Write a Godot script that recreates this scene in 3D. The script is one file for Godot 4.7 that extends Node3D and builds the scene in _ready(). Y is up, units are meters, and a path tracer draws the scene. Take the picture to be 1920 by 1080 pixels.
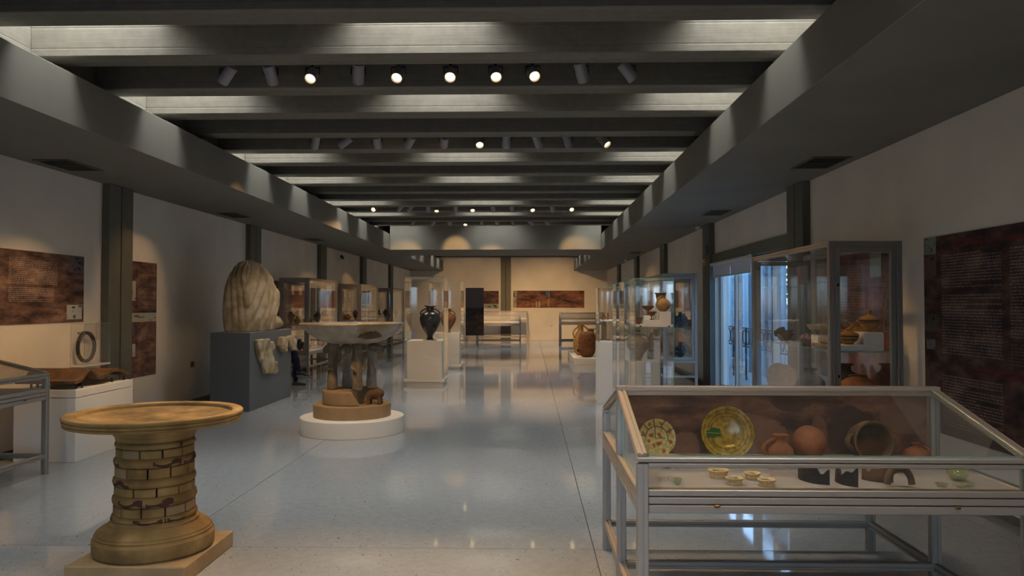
extends Node3D
# A long museum hall: concrete beam ceiling with skylights, terrazzo floor, glass cases, ancient basins and pottery.
# Depth into the hall runs along -z; P(x, y, d) gives a point d metres in front of the camera.

const SOFFIT := 3.16
const WL := -5.5
const WR := 3.53
const FL := -3.97
const FR := 2.02
const FASCIA_TOP := 3.61
const BEAM_Y := 3.747
const SLAB_Y := 4.16
const BACK := 34.4
const FRONT := -3.0
const BEAM0 := 5.39
const PITCH := 0.98
const BEAM_T := 0.285

const SKYLIGHT_ENERGY := 6.2
const SPOT_ENERGY := 4.5
const EXPOSURE := 1.12
const WARM := Color(1.0, 0.80, 0.55)

var M := {}
var used := {}
var rng := RandomNumberGenerator.new()

func P(x: float, y: float, d: float) -> Vector3:
	return Vector3(x, y, -d)

# ---------------------------------------------------------------- naming
func numbered(called: String) -> String:
	if not used.has(called):
		used[called] = 0
		return called
	used[called] += 1
	return "%s_%03d" % [called, used[called]]

func tag(o: Node, label: String, category: String, group := "") -> Node:
	o.set_meta("label", label)
	o.set_meta("category", category)
	if group != "":
		o.set_meta("group", group)
	return o

func thing(called: String, label: String, category: String, at := Vector3.ZERO, turn := 0.0, group := "") -> Node3D:
	var o := Node3D.new()
	o.name = numbered(called)
	add_child(o)
	o.position = at
	o.rotation.y = turn
	tag(o, label, category, group)
	return o

func structure(called: String, label := "") -> Node3D:
	var o := Node3D.new()
	o.name = numbered(called)
	add_child(o)
	o.set_meta("kind", "structure")
	if label != "":
		o.set_meta("label", label)
	return o

func copy(o: Node3D, at: Vector3, turn: float, label: String, size := 1.0) -> Node3D:
	var c: Node3D = o.duplicate()
	var base := String(o.name)
	var tail := base.get_slice("_", base.get_slice_count("_") - 1)
	if tail.length() == 3 and tail.is_valid_int():
		base = base.left(base.length() - 4)
	c.name = numbered(base)
	add_child(c)
	c.position = at
	c.rotation = Vector3(0, turn, 0)
	c.scale = Vector3.ONE * size
	c.set_meta("label", label)
	return c

# ---------------------------------------------------------------- mesh tools
func begin() -> SurfaceTool:
	var st := SurfaceTool.new()
	st.begin(Mesh.PRIMITIVE_TRIANGLES)
	return st

func put_mesh(called: String, mesh: Mesh, m: Material, parent: Node = self) -> MeshInstance3D:
	var o := MeshInstance3D.new()
	o.mesh = mesh
	if m:
		o.material_override = m
	if parent == self:
		o.name = numbered(called)
		add_child(o)
	else:
		o.name = called
		parent.add_child(o, true)
	return o

func obj(called: String, st: SurfaceTool, m: Material, parent: Node = self) -> MeshInstance3D:
	return put_mesh(called, st.commit(), m, parent)

# a flat convex polygon that faces along n
func face(st: SurfaceTool, pts: Array, n: Vector3) -> void:
	var c: Vector3 = (pts[1] - pts[0]).cross(pts[2] - pts[0])
	var flip := c.dot(n) > 0.0
	for i in range(1, pts.size() - 1):
		var t := [pts[0], pts[i], pts[i + 1]]
		if flip:
			t = [pts[0], pts[i + 1], pts[i]]
		for p in t:
			st.set_normal(n)
			st.add_vertex(p)

func away(st: SurfaceTool, pts: Array, c: Vector3) -> void:
	var n: Vector3 = (pts[1] - pts[0]).cross(pts[2] - pts[0]).normalized()
	if n.length() < 0.5:
		return
	if n.dot(pts[0] - c) < 0:
		n = -n
	face(st, pts, n)

# box with chamfered edges
func box(st: SurfaceTool, c: Vector3, s: Vector3, ch := 0.0, b := Basis.IDENTITY) -> void:
	var h := s * 0.5
	var axes := [Vector3.RIGHT, Vector3.UP, Vector3.BACK]
	if ch <= 0.0:
		for a in 3:
			for sg in [-1.0, 1.0]:
				var n: Vector3 = axes[a] * sg
				var u: Vector3 = axes[(a + 1) % 3]
				var v: Vector3 = axes[(a + 2) % 3]
				var q := []
				for k in [[-1, -1], [1, -1], [1, 1], [-1, 1]]:
					q.append(c + b * ((n + u * k[0] + v * k[1]) * h))
				face(st, q, b * n)
		return
	ch = minf(ch, minf(h.x, minf(h.y, h.z)) * 0.9)
	for a in 3:
		for sg in [-1.0, 1.0]:
			var n: Vector3 = axes[a] * sg
			var u: Vector3 = axes[(a + 1) % 3]
			var v: Vector3 = axes[(a + 2) % 3]
			var q := []
			for k in [[-1, -1], [1, -1], [1, 1], [-1, 1]]:
				q.append(c + b * (n * h + u * k[0] * (h.dot(u) - ch) + v * k[1] * (h.dot(v) - ch)))
			face(st, q, b * n)
			# edges between axis a and the next axis
			for sg2 in [-1.0, 1.0]:
				var n2: Vector3 = u * sg2
				var e := []
				for k in [-1.0, 1.0]:
					e.append(c + b * (n * h + n2 * (h.dot(u) - ch) + v * k * (h.dot(v) - ch)))
				for k in [1.0, -1.0]:
					e.append(c + b * (n * (h.dot(axes[a]) - ch) + n2 * h + v * k * (h.dot(v) - ch)))
				face(st, e, (b * (n + n2)).normalized())
	for sx in [-1.0, 1.0]:
		for sy in [-1.0, 1.0]:
			for sz in [-1.0, 1.0]:
				var d := Vector3(sx, sy, sz)
				face(st, [c + b * (d * (h - Vector3(0, ch, ch))), c + b * (d * (h - Vector3(ch, 0, ch))), c + b * (d * (h - Vector3(ch, ch, 0)))], (b * d).normalized())

# a box given by its bounds: x0..x1, y0..y1, depth d0..d1
func slab(st: SurfaceTool, x0: float, x1: float, y0: float, y1: float, d0: float, d1: float, ch := 0.0) -> void:
	box(st, P((x0 + x1) / 2, (y0 + y1) / 2, (d0 + d1) / 2), Vector3(absf(x1 - x0), absf(y1 - y0), absf(d1 - d0)), ch)

# an outline swept straight from p0 to p1
func extrude(st: SurfaceTool, poly: PackedVector2Array, p0: Vector3, p1: Vector3, up := Vector3.UP) -> void:
	var dir := (p1 - p0).normalized()
	if absf(dir.dot(up)) > 0.99:
		up = Vector3.BACK
	var xs := dir.cross(up).normalized()
	var ys := xs.cross(dir).normalized()
	if Geometry2D.is_polygon_clockwise(poly):
		poly.reverse()
	var n := poly.size()
	for i in n:
		var a := poly[i]
		var b := poly[(i + 1) % n]
		var t := (b - a).normalized()
		var nn := xs * t.y - ys * t.x
		face(st, [p0 + xs * a.x + ys * a.y, p0 + xs * b.x + ys * b.y, p1 + xs * b.x + ys * b.y, p1 + xs * a.x + ys * a.y], nn)
	var tri := Geometry2D.triangulate_polygon(poly)
	for i in range(0, tri.size(), 3):
		for e in [[p0, -dir], [p1, dir]]:
			var o: Vector3 = e[0]
			face(st, [o + xs * poly[tri[i]].x + ys * poly[tri[i]].y, o + xs * poly[tri[i + 1]].x + ys * poly[tri[i + 1]].y, o + xs * poly[tri[i + 2]].x + ys * poly[tri[i + 2]].y], e[1])

# aluminium profile with a groove down every face
func bar(st: SurfaceTool, p0: Vector3, p1: Vector3, w: float, h: float, up := Vector3.UP) -> void:
	var a := w / 2
	var b := h / 2
	var g := 0.0045
	var k := 0.007
	var c := 0.003
	extrude(st, PackedVector2Array([
		Vector2(-a + c, -b), Vector2(-g, -b), Vector2(-g, -b + k), Vector2(g, -b + k), Vector2(g, -b), Vector2(a - c, -b),
		Vector2(a, -b + c), Vector2(a, -g), Vector2(a - k, -g), Vector2(a - k, g), Vector2(a, g), Vector2(a, b - c),
		Vector2(a - c, b), Vector2(g, b), Vector2(g, b - k), Vector2(-g, b - k), Vector2(-g, b), Vector2(-a + c, b),
		Vector2(-a, b - c), Vector2(-a, g), Vector2(-a + k, g), Vector2(-a + k, -g), Vector2(-a, -g), Vector2(-a, -b + c)]), p0, p1, up)

# surface of revolution about y: profile of [radius, height] going up the outside (and down the inside)
func lathe(st: SurfaceTool, prof: Array, n := 32, at := Vector3.ZERO, a0 := 0.0, a1 := TAU, planar_uv := 0.0, wob := 0.0, b := Basis.IDENTITY) -> void:
	var m := prof.size()
	var nor := []
	for i in m:
		var p0: Array = prof[maxi(i - 1, 0)]
		var p1: Array = prof[mini(i + 1, m - 1)]
		var t := Vector2(p1[0] - p0[0], p1[1] - p0[1]).normalized()
		nor.append(Vector2(t.y, -t.x))
	for i in m - 1:
		# crisp edges: use the face normal where the profile turns sharply
		var t := Vector2(prof[i + 1][0] - prof[i][0], prof[i + 1][1] - prof[i][1])
		if t.length() < 1e-6:
			continue
		t = t.normalized()
		var fn := Vector2(t.y, -t.x)
		var na: Vector2 = nor[i] if fn.dot(nor[i]) > 0.86 else fn
		var nb: Vector2 = nor[i + 1] if fn.dot(nor[i + 1]) > 0.86 else fn
		for j in n:
			var u := a0 + (a1 - a0) * j / n
			var v := a0 + (a1 - a0) * (j + 1) / n
			var pts := []
			for e in [[i, u, na], [i + 1, u, nb], [i + 1, v, nb], [i, v, na]]:
				var r: float = prof[e[0]][0]
				if wob > 0.0:
					r *= 1.0 + wob * (sin(e[1] * 3.0 + 1.0) + 0.6 * sin(e[1] * 7.0 + prof[e[0]][1] * 30.0))
				var q: Vector2 = e[2]
				pts.append([at + b * Vector3(r * cos(e[1]), prof[e[0]][1], r * sin(e[1])), b * Vector3(q.x * cos(e[1]), q.y, q.x * sin(e[1])), Vector2(0.5 + 0.5 * r * cos(e[1]) / planar_uv, 0.5 + 0.5 * r * sin(e[1]) / planar_uv) if planar_uv > 0 else Vector2(e[1] / TAU, prof[e[0]][1])])
			var c: Vector3 = (pts[1][0] - pts[0][0]).cross(pts[2][0] - pts[0][0]) + (pts[2][0] - pts[0][0]).cross(pts[3][0] - pts[0][0])
			var order := [0, 1, 2, 0, 2, 3]
			if c.dot(pts[0][1] + pts[2][1]) > 0:
				order = [0, 2, 1, 0, 3, 2]
			for k in order:
				st.set_normal(pts[k][1])
				st.set_uv(pts[k][2])
				st.add_vertex(pts[k][0])

# round tube through points, radius may change
func tube(st: SurfaceTool, pts: Array, r0: float, r1: float, n := 10, flat := 1.0) -> void:
	var m := pts.size()
	var rings := []
	var up := Vector3(0.31, 0.83, 0.47).normalized()
	for i in m:
		var d: Vector3 = (pts[mini(i + 1, m - 1)] - pts[maxi(i - 1, 0)]).normalized()
		var x := d.cross(up).normalized()
		var y := x.cross(d).normalized()
		up = y
		var r := lerpf(r0, r1, float(i) / (m - 1))
		var ring := []
		for j in n:
			var a := TAU * j / n
			var o := x * cos(a) * flat + y * sin(a)
			ring.append([pts[i] + o * r, o.normalized()])
		rings.append(ring)
	for i in m - 1:
		for j in n:
			var k := (j + 1) % n
			var q := [rings[i][j], rings[i + 1][j], rings[i + 1][k], rings[i][k]]
			var c: Vector3 = (q[1][0] - q[0][0]).cross(q[2][0] - q[0][0])
			var order := [0, 1, 2, 0, 2, 3]
			if c.dot(q[0][1]) > 0:
				order = [0, 2, 1, 0, 3, 2]
			for e in order:
				st.set_normal(q[e][1])
				st.add_vertex(q[e][0])
	for e in [0, m - 1]:
		var n_: Vector3 = (pts[e] - pts[1 if e == 0 else m - 2]).normalized()
		var cap := []
		for p in rings[e]:
			cap.append(p[0])
		face(st, cap, n_)

func arc(c: Vector3, u: Vector3, v: Vector3, a0: float, a1: float, n := 9) -> Array:
	var o := []
	for i in n + 1:
		var a := a0 + (a1 - a0) * i / n
		o.append(c + u * cos(a) + v * sin(a))
	return o

# surface nets of a distance field
func nets(fn: Callable, lo: Vector3, hi: Vector3, cell: float) -> ArrayMesh:
	var n := Vector3i(((hi - lo) / cell).ceil()) + Vector3i.ONE
	var val := PackedFloat32Array()
	val.resize(n.x * n.y * n.z)
	var i := 0
	for z in n.z:
		for y in n.y:
			for x in n.x:
				val[i] = fn.call(lo + Vector3(x, y, z) * cell)
				i += 1
	var sx := 1
	var sy := n.x
	var sz := n.x * n.y
	var idx := PackedInt32Array()
	idx.resize(val.size())
	idx.fill(-1)
	var verts := PackedVector3Array()
	var offs := [0, sx, sy, sx + sy, sz, sz + sx, sz + sy, sz + sx + sy]
	var edges := [[0, 1], [2, 3], [4, 5], [6, 7], [0, 2], [1, 3], [4, 6], [5, 7], [0, 4], [1, 5], [2, 6], [3, 7]]
	for z in n.z - 1:
		for y in n.y - 1:
			for x in n.x - 1:
				var b := x + y * sy + z * sz
				var inside := 0
				for o in offs:
					if val[b + o] < 0:
						inside += 1
				if inside == 0 or inside == 8:
					continue
				var s := Vector3.ZERO
				var k := 0
				for e in edges:
					var va := val[b + offs[e[0]]]
					var vb := val[b + offs[e[1]]]
					if (va < 0) != (vb < 0):
						var t := va / (va - vb)
						var pa := Vector3(e[0] & 1, (e[0] >> 1) & 1, e[0] >> 2)
						var pb := Vector3(e[1] & 1, (e[1] >> 1) & 1, e[1] >> 2)
						s += pa.lerp(pb, t)
						k += 1
				idx[b] = verts.size()
				verts.append(lo + (Vector3(x, y, z) + s / k) * cell)
	var tris := PackedInt32Array()
	for z in range(1, n.z - 1):
		for y in range(1, n.y - 1):
			for x in range(1, n.x - 1):
				var b := x + y * sy + z * sz
				for ax in 3:
					var st: int = [sx, sy, sz][ax]
					if (val[b] < 0) == (val[b + st] < 0):
						continue
					var p: int = [sy, sz, sx][ax]
					var q: int = [sz, sx, sy][ax]
					var a0 := idx[b - p - q]
					var a1 := idx[b - q]
					var a2 := idx[b]
					var a3 := idx[b - p]
					if a0 < 0 or a1 < 0 or a2 < 0 or a3 < 0:
						continue
					if val[b] < 0:
						tris.append_array([a0, a2, a1, a0, a3, a2])
					else:
						tris.append_array([a0, a1, a2, a0, a2, a3])
	var nor := PackedVector3Array()
	nor.resize(verts.size())
	for t in range(0, tris.size(), 3):
		var fnn := (verts[tris[t + 2]] - verts[tris[t]]).cross(verts[tris[t + 1]] - verts[tris[t]])
		for e in 3:
			nor[tris[t + e]] += fnn
	for e in nor.size():
		nor[e] = nor[e].normalized()
	var arr := []
	arr.resize(Mesh.ARRAY_MAX)
	arr[Mesh.ARRAY_VERTEX] = verts
	arr[Mesh.ARRAY_NORMAL] = nor
	arr[Mesh.ARRAY_INDEX] = tris
	var am := ArrayMesh.new()
	am.add_surface_from_arrays(Mesh.PRIMITIVE_TRIANGLES, arr)
	return am

static func smin(a: float, b: float, k: float) -> float:
	var h := maxf(k - absf(a - b), 0.0) / k
	return minf(a, b) - h * h * k * 0.25

static func capsule(p: Vector3, a: Vector3, b: Vector3, r0: float, r1: float) -> float:
	var ab := b - a
	var t := clampf((p - a).dot(ab) / ab.dot(ab), 0.0, 1.0)
	return (p - a - ab * t).length() - lerpf(r0, r1, t)

static func ellipsoid(p: Vector3, c: Vector3, r: Vector3) -> float:
	var q := (p - c) / r
	return (q.length() - 1.0) * minf(r.x, minf(r.y, r.z))

# ---------------------------------------------------------------- materials
func srgb(r: float, g: float, b: float) -> Color:
	return Color(r / 255.0, g / 255.0, b / 255.0)

func mat(called: String, c: Color, rough := 0.7, metal := 0.0) -> StandardMaterial3D:
	var m := StandardMaterial3D.new()
	m.resource_name = called
	m.albedo_color = c
	m.roughness = rough
	m.metallic = metal
	M[called] = m
	return m

func grain(m: StandardMaterial3D, seed_: int, freq: float, amount: float, scale: float, relief := 0.0, tint := Color(1, 1, 1), size := 256) -> StandardMaterial3D:
	var no := FastNoiseLite.new()
	no.seed = seed_
	no.frequency = freq
	no.fractal_octaves = 5
	var src := no.get_seamless_image(size, size)
	src.convert(Image.FORMAT_L8)
	var im := Image.create(size, size, false, Image.FORMAT_RGB8)
	for y in size:
		for x in size:
			var v := src.get_pixel(x, y).r
			var k := 1.0 - amount * v
			im.set_pixel(x, y, Color(k, k, k) * Color.WHITE.lerp(tint, v))
	m.albedo_texture = ImageTexture.create_from_image(im)
	m.uv1_triplanar = true
	m.uv1_world_triplanar = true
	m.uv1_scale = Vector3.ONE * scale
	if relief > 0.0:
		m.heightmap_enabled = true
		m.heightmap_texture = ImageTexture.create_from_image(src)
		m.heightmap_scale = relief
	return m

func glass_mat(called: String, c: Color, alpha: float) -> StandardMaterial3D:
	var m := mat(called, Color(c.r, c.g, c.b, alpha), 0.02)
	m.transparency = BaseMaterial3D.TRANSPARENCY_ALPHA
	m.metallic_specular = 0.5
	return m

func make_materials() -> void:
	# terrazzo with scattered stone chips
	var no := FastNoiseLite.new()
	no.seed = 4
	no.frequency = 0.02
	no.fractal_octaves = 4
	var cloud := no.get_seamless_image(1024, 1024)
	cloud.convert(Image.FORMAT_L8)
	var im := Image.create(1024, 1024, false, Image.FORMAT_RGB8)
	rng.seed = 77
	for y in 1024:
		for x in 1024:
			var k := 0.93 + 0.06 * cloud.get_pixel(x, y).r + rng.randf_range(-0.045, 0.045)
			im.set_pixel(x, y, Color(0.622 * k, 0.628 * k, 0.638 * k))
	for i in 2600:
		var cx := rng.randi_range(0, 1023)
		var cy := rng.randi_range(0, 1023)
		var ra := rng.randf_range(0.8, 2.6) if i > 260 else rng.randf_range(2.5, 5.0)
		var rb := ra * rng.randf_range(0.35, 0.8)
		var an := rng.randf() * PI
		var tone := rng.randf_range(0.28, 0.72)
		var c := Color(tone, tone * 0.96, tone * 0.9)
		if rng.randf() < 0.3:
			c = Color(0.69, 0.7, 0.71)
		for dy in range(-5, 6):
			for dx in range(-5, 6):
				var u := dx * cos(an) + dy * sin(an)
				var v := -dx * sin(an) + dy * cos(an)
				if u * u / (ra * ra) + v * v / (rb * rb) <= 1.0:
					im.set_pixel((cx + dx + 1024) % 1024, (cy + dy + 1024) % 1024, c)
	var t := mat("terrazzo", Color.WHITE, 0.055)
	t.albedo_texture = ImageTexture.create_from_image(im)
	t.uv1_triplanar = true
	t.uv1_world_triplanar = true
	t.uv1_scale = Vector3.ONE * 0.55
	mat("grout", srgb(70, 66, 60), 0.9)
	grain(mat("wall_paint", srgb(230, 221, 208), 0.85), 11, 0.01, 0.06, 0.35)
	grain(mat("soffit_paint", srgb(126, 123, 115), 0.75), 12, 0.01, 0.06, 0.4)
	# board marked concrete
	var cn := FastNoiseLite.new()
	cn.seed = 21
	cn.frequency = 0.03
	cn.fractal_octaves = 4
	var c1 := cn.get_seamless_image(512, 512)
	c1.convert(Image.FORMAT_L8)
	var ci := Image.create(512, 512, false, Image.FORMAT_RGB8)
	var hi := Image.create(512, 512, false, Image.FORMAT_L8)
	for y in 512:
		var board := int(y / 46.0)
		var seam := absf(fmod(float(y), 46.0) - 1.0) < 1.3
		for x in 512:
			var g := c1.get_pixel(x, y).r
			var streak := c1.get_pixel((x / 9 + board * 57) % 512, (y * 5) % 512).r
			var k := 0.86 + 0.10 * g + 0.06 * streak + 0.03 * sin(board * 2.4)
			var h := 0.6 + 0.15 * streak + 0.1 * g
			if seam:
				k *= 0.90 + 0.1 * c1.get_pixel((x * 2 + board * 31) % 512, y).r
				h = 0.4
			ci.set_pixel(x, y, Color(k, k * 0.985, k * 0.955))
			hi.set_pixel(x, y, Color(h, h, h))
	var cm := mat("concrete", srgb(122, 119, 112), 0.85)
	cm.albedo_texture = ImageTexture.create_from_image(ci)
	cm.heightmap_enabled = true
	cm.heightmap_texture = ImageTexture.create_from_image(hi)
	cm.heightmap_scale = 0.4
	cm.uv1_triplanar = true
	cm.uv1_world_triplanar = true
	cm.uv1_scale = Vector3(0.5, 0.5, 0.5)
	grain(mat("column_paint", srgb(106, 105, 93), 0.6), 13, 0.02, 0.08, 0.5)
	mat("white_paint", srgb(222, 216, 206), 0.6)
	mat("grey_paint", srgb(98, 101, 102), 0.6)
	mat("vent_metal", srgb(96, 94, 88), 0.5, 0.3)
	mat("vent_duct_shade", srgb(30, 29, 27), 0.9)  # near-black colour standing in for the shade inside the vent duct
	mat("aluminium", srgb(164, 155, 145), 0.42, 0.5)
	mat("case_cloth", srgb(140, 132, 123), 0.9)
	mat("lamp_body", srgb(150, 147, 150), 0.5, 0.15)
	mat("black_plastic", srgb(20, 20, 20), 0.5)
	mat("white_plastic", srgb(200, 198, 192), 0.5)
	mat("brass", srgb(120, 84, 40), 0.45, 0.7)
	glass_mat("glass", Color(0.8, 0.9, 0.88), 0.004)
	var ge := mat("glass_edge", Color(0.42, 0.66, 0.64, 0.62), 0.3)
	ge.transparency = BaseMaterial3D.TRANSPARENCY_ALPHA
	glass_mat("acrylic", Color(0.9, 0.92, 0.92), 0.02)
	glass_mat("old_glass", Color(0.55, 0.58, 0.25), 0.35)
	# pottery, stone
	grain(mat("terracotta", srgb(172, 106, 66), 0.8), 31, 0.03, 0.35, 1.6, 0.15)
	grain(mat("terracotta_brown", srgb(146, 96, 58), 0.8), 32, 0.03, 0.4, 1.3, 0.15)
	grain(mat("buff_clay", srgb(190, 150, 88), 0.75), 33, 0.03, 0.3, 1.8, 0.12, Color(1.0, 0.9, 0.75))
	grain(mat("pale_clay", srgb(196, 178, 150), 0.8), 34, 0.03, 0.3, 1.8, 0.12)
	grain(mat("dark_glaze", srgb(42, 36, 32), 0.22), 35, 0.03, 0.3, 2.0)
	grain(mat("dark_clay", srgb(62, 50, 38), 0.7), 36, 0.04, 0.4, 2.4, 0.2)
	mat("glaze_band", srgb(52, 36, 24), 0.4)
	grain(mat("green_glaze", srgb(84, 108, 62), 0.3), 37, 0.05, 0.4, 5.0)
	grain(mat("cream_clay", srgb(214, 184, 128), 0.7), 38, 0.05, 0.25, 5.0, 0.1)
	grain(mat("limestone", srgb(186, 150, 96), 0.85), 41, 0.012, 0.42, 1.1, 0.5, Color(0.9, 0.86, 0.72))
	grain(mat("limestone_plain", srgb(182, 150, 108), 0.85), 42, 0.012, 0.2, 0.9, 0.2)
	grain(mat("purple_stone", srgb(92, 54, 40), 0.8), 43, 0.02, 0.4, 1.6, 0.4)
	grain(mat("marble", srgb(205, 190, 164), 0.65), 44, 0.012, 0.3, 1.3, 0.35, Color(0.92, 0.84, 0.68))
	grain(mat("marble_grey", srgb(196, 184, 168), 0.6), 45, 0.012, 0.3, 1.2, 0.3, Color(0.92, 0.88, 0.8))
	grain(mat("plaster_fill", srgb(150, 134, 116), 0.8), 46, 0.02, 0.1, 1.0, 0.1)
	grain(mat("plaster_tan", srgb(158, 130, 94), 0.85), 47, 0.02, 0.12, 1.0, 0.1)
	grain(mat("worn_brown", srgb(124, 92, 58), 0.85), 48, 0.02, 0.4, 1.5, 0.4)
	grain(mat("tile_clay", srgb(118, 86, 56), 0.85), 49, 0.02, 0.4, 1.4, 0.3)
	grain(mat("worn_stone", srgb(138, 122, 98), 0.85), 50, 0.02, 0.35, 1.5, 0.4)
	# outside
	mat("slat_light", srgb(196, 216, 224), 0.45)
	mat("slat_blue", srgb(132, 170, 190), 0.45)
	mat("slat_dark", srgb(74, 98, 116), 0.5)
	mat("iron", srgb(38, 44, 50), 0.6, 0.3)
	grain(mat("paving", srgb(150, 146, 138), 0.9), 51, 0.03, 0.2, 0.5)
	grain(mat("leaf", srgb(112, 138, 62), 0.7), 52, 0.05, 0.5, 2.0)
	mat("blind_cloth", srgb(214, 214, 222), 0.9)
	M["blind_cloth"].backlight_enabled = true
	M["blind_cloth"].backlight = Color(0.5, 0.5, 0.52)
	mat("navy_cloth", srgb(22, 26, 48), 0.9)
	mat("dark_cloth", srgb(30, 30, 34), 0.9)
	mat("skin", srgb(176, 128, 100), 0.6)
	mat("hair", srgb(34, 26, 22), 0.7)
	mat("shoe", srgb(60, 58, 60), 0.6)
	mat("shoe_sole", srgb(150, 148, 146), 0.7)
	# glowing
	var g := mat("lamp_glow", srgb(255, 240, 205), 0.4)
	g.emission_enabled = true
	g.emission = Color(1.0, 0.87, 0.62)
	g.emission_energy_multiplier = 3.0
	var k := mat("skylight_glow", srgb(240, 243, 245), 0.6)
	k.emission_enabled = true
	k.emission = Color(0.975, 0.985, 0.975)
	k.emission_energy_multiplier = 4.0

# printed panel: a sepia excavation photograph with lines of text
func print_mat(called: String, w: int, h: int, seed_: int, base: Color, dark: Color, light: Color, texts: Array, boxes: Array) -> StandardMaterial3D:
	var no := FastNoiseLite.new()
	no.seed = seed_
	no.frequency = 0.012
	no.fractal_octaves = 6
	no.fractal_gain = 0.62
	var n2 := FastNoiseLite.new()
	n2.seed = seed_ + 100
	n2.noise_type = FastNoiseLite.TYPE_CELLULAR
	n2.frequency = 0.03
	n2.cellular_return_type = FastNoiseLite.RETURN_CELL_VALUE
	n2.domain_warp_enabled = true
	n2.domain_warp_amplitude = 18.0
	n2.domain_warp_frequency = 0.02
	var im := Image.create(w, h, false, Image.FORMAT_RGB8)
	for y in h:
		for x in w:
			var v := no.get_noise_2d(x * 0.7, y * 1.6) + 0.14 * n2.get_noise_2d(x, y * 1.7)
			var c := base.lerp(light, clampf(v * 1.7, 0, 1)) if v > 0 else base.lerp(dark, clampf(-v * 1.9, 0, 1))
			if n2.get_noise_2d(x + 300, y * 1.7) > 0.78 and v < 0.12:
				c = c.lerp(dark, 0.55)
			im.set_pixel(x, y, c)
	var r := RandomNumberGenerator.new()
	r.seed = seed_
	for b in boxes:   # [x, y, w, h, colour, kind]
		var rect := Rect2i(int(b[0] * w), int(b[1] * h), int(b[2] * w), int(b[3] * h))
		if b.size() > 5 and b[5] is String:
			for yy in range(maxi(0, rect.position.y), mini(h, rect.end.y)):
				for xx in range(maxi(0, rect.position.x), mini(w, rect.end.x)):
					var q := Vector2((xx - rect.position.x) * 2.0 / rect.size.x - 1.0, (yy - rect.position.y) * 2.0 / rect.size.y - 1.0)
					if q.length() + 0.25 * no.get_noise_2d(xx * 2.0, yy * 2.0) < 0.95:
						im.set_pixel(xx, yy, im.get_pixel(xx, yy).lerp(b[4], 0.75))
			continue
		im.fill_rect(rect, b[4])
		if b.size() > 5:
			var bc: Color = b[4]
			for i in int(b[5]):
				var s := Vector2i(r.randi_range(2, maxi(3, rect.size.x / 4)), r.randi_range(2, maxi(3, rect.size.y / 4)))
				var at := rect.position + Vector2i(r.randi_range(0, maxi(1, rect.size.x - s.x)), r.randi_range(0, maxi(1, rect.size.y - s.y)))
				im.fill_rect(Rect2i(at, s), bc.lerp(dark, r.randf_range(0.3, 0.9)))
	for t in texts:   # [x, y, w, h, line height in px, colour, strength]
		var y := int(t[1] * h)
		var step: int = t[4]
		while y < int((t[1] + t[3]) * h):
			var x := int(t[0] * w)
			var end := int((t[0] + t[2]) * w)
			if r.randf() < 0.12:
				end -= int((end - x) * r.randf_range(0.3, 0.7))
			while x < end:
				var wl := r.randi_range(4, 13)
				for yy in range(y, y + maxi(1, step / 2)):
					for xx in range(x, mini(x + wl, end)):
						if xx < w and yy < h and r.randf() < 0.82:
							im.set_pixel(xx, yy, im.get_pixel(xx, yy).lerp(t[5], t[6]))
				x += wl + 2
			y += step
	var m := mat(called, Color.WHITE, 0.75)
	m.albedo_texture = ImageTexture.create_from_image(im)
	return m

# flat panel with real thickness; u runs along its width as seen from its front
func panel(called: String, c: Vector3, w: float, h: float, thick: float, n: Vector3, front: Material, parent: Node = self) -> MeshInstance3D:
	var right := Vector3.UP.cross(n).normalized()
	var up := Vector3.UP
	var st := begin()
	st.set_material(front)
	var q := []
	for k in [[-1, 1, 0, 0], [1, 1, 1, 0], [1, -1, 1, 1], [-1, -1, 0, 1]]:
		q.append([c + right * k[0] * w / 2 + up * k[1] * h / 2 + n * thick, Vector2(k[2], k[3])])
	for e in [0, 1, 2, 0, 2, 3]:
		st.set_normal(n)
		st.set_uv(q[e][1])
		st.add_vertex(q[e][0])
	var mesh := st.commit()
	var s2 := begin()
	s2.set_material(M["black_plastic"])
	for e in 4:
		var a: Vector3 = q[e][0]
		var b: Vector3 = q[(e + 1) % 4][0]
		away(s2, [a, b, b - n * thick, a - n * thick], c)
	face(s2, [q[0][0] - n * thick, q[1][0] - n * thick, q[2][0] - n * thick, q[3][0] - n * thick], -n)
	s2.commit(mesh)
	return put_mesh(called, mesh, null, parent)

# pane of glass: clear faces, greenish edges
func pane(parent: Node, c: Vector3, s: Vector3, called := "glass_pane") -> MeshInstance3D:
	var h := s / 2
	var thin := 0
	if s.y < s.x and s.y < s.z:
		thin = 1
	elif s.z < s.x and s.z < s.y:
		thin = 2
	var axes := [Vector3.RIGHT, Vector3.UP, Vector3.BACK]
	var f := begin()
	var e := begin()
	f.set_material(M["glass"])
	e.set_material(M["glass_edge"])
	for a in 3:
		for sg in [-1.0, 1.0]:
			var n: Vector3 = axes[a] * sg
			var u: Vector3 = axes[(a + 1) % 3]
			var v: Vector3 = axes[(a + 2) % 3]
			var q := []
			for k in [[-1, -1], [1, -1], [1, 1], [-1, 1]]:
				q.append(c + (n + u * k[0] + v * k[1]) * h)
			face(f if a == thin else e, q, n)
	var mesh := f.commit()
	e.commit(mesh)
	return put_mesh(called, mesh, null, parent)

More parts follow.
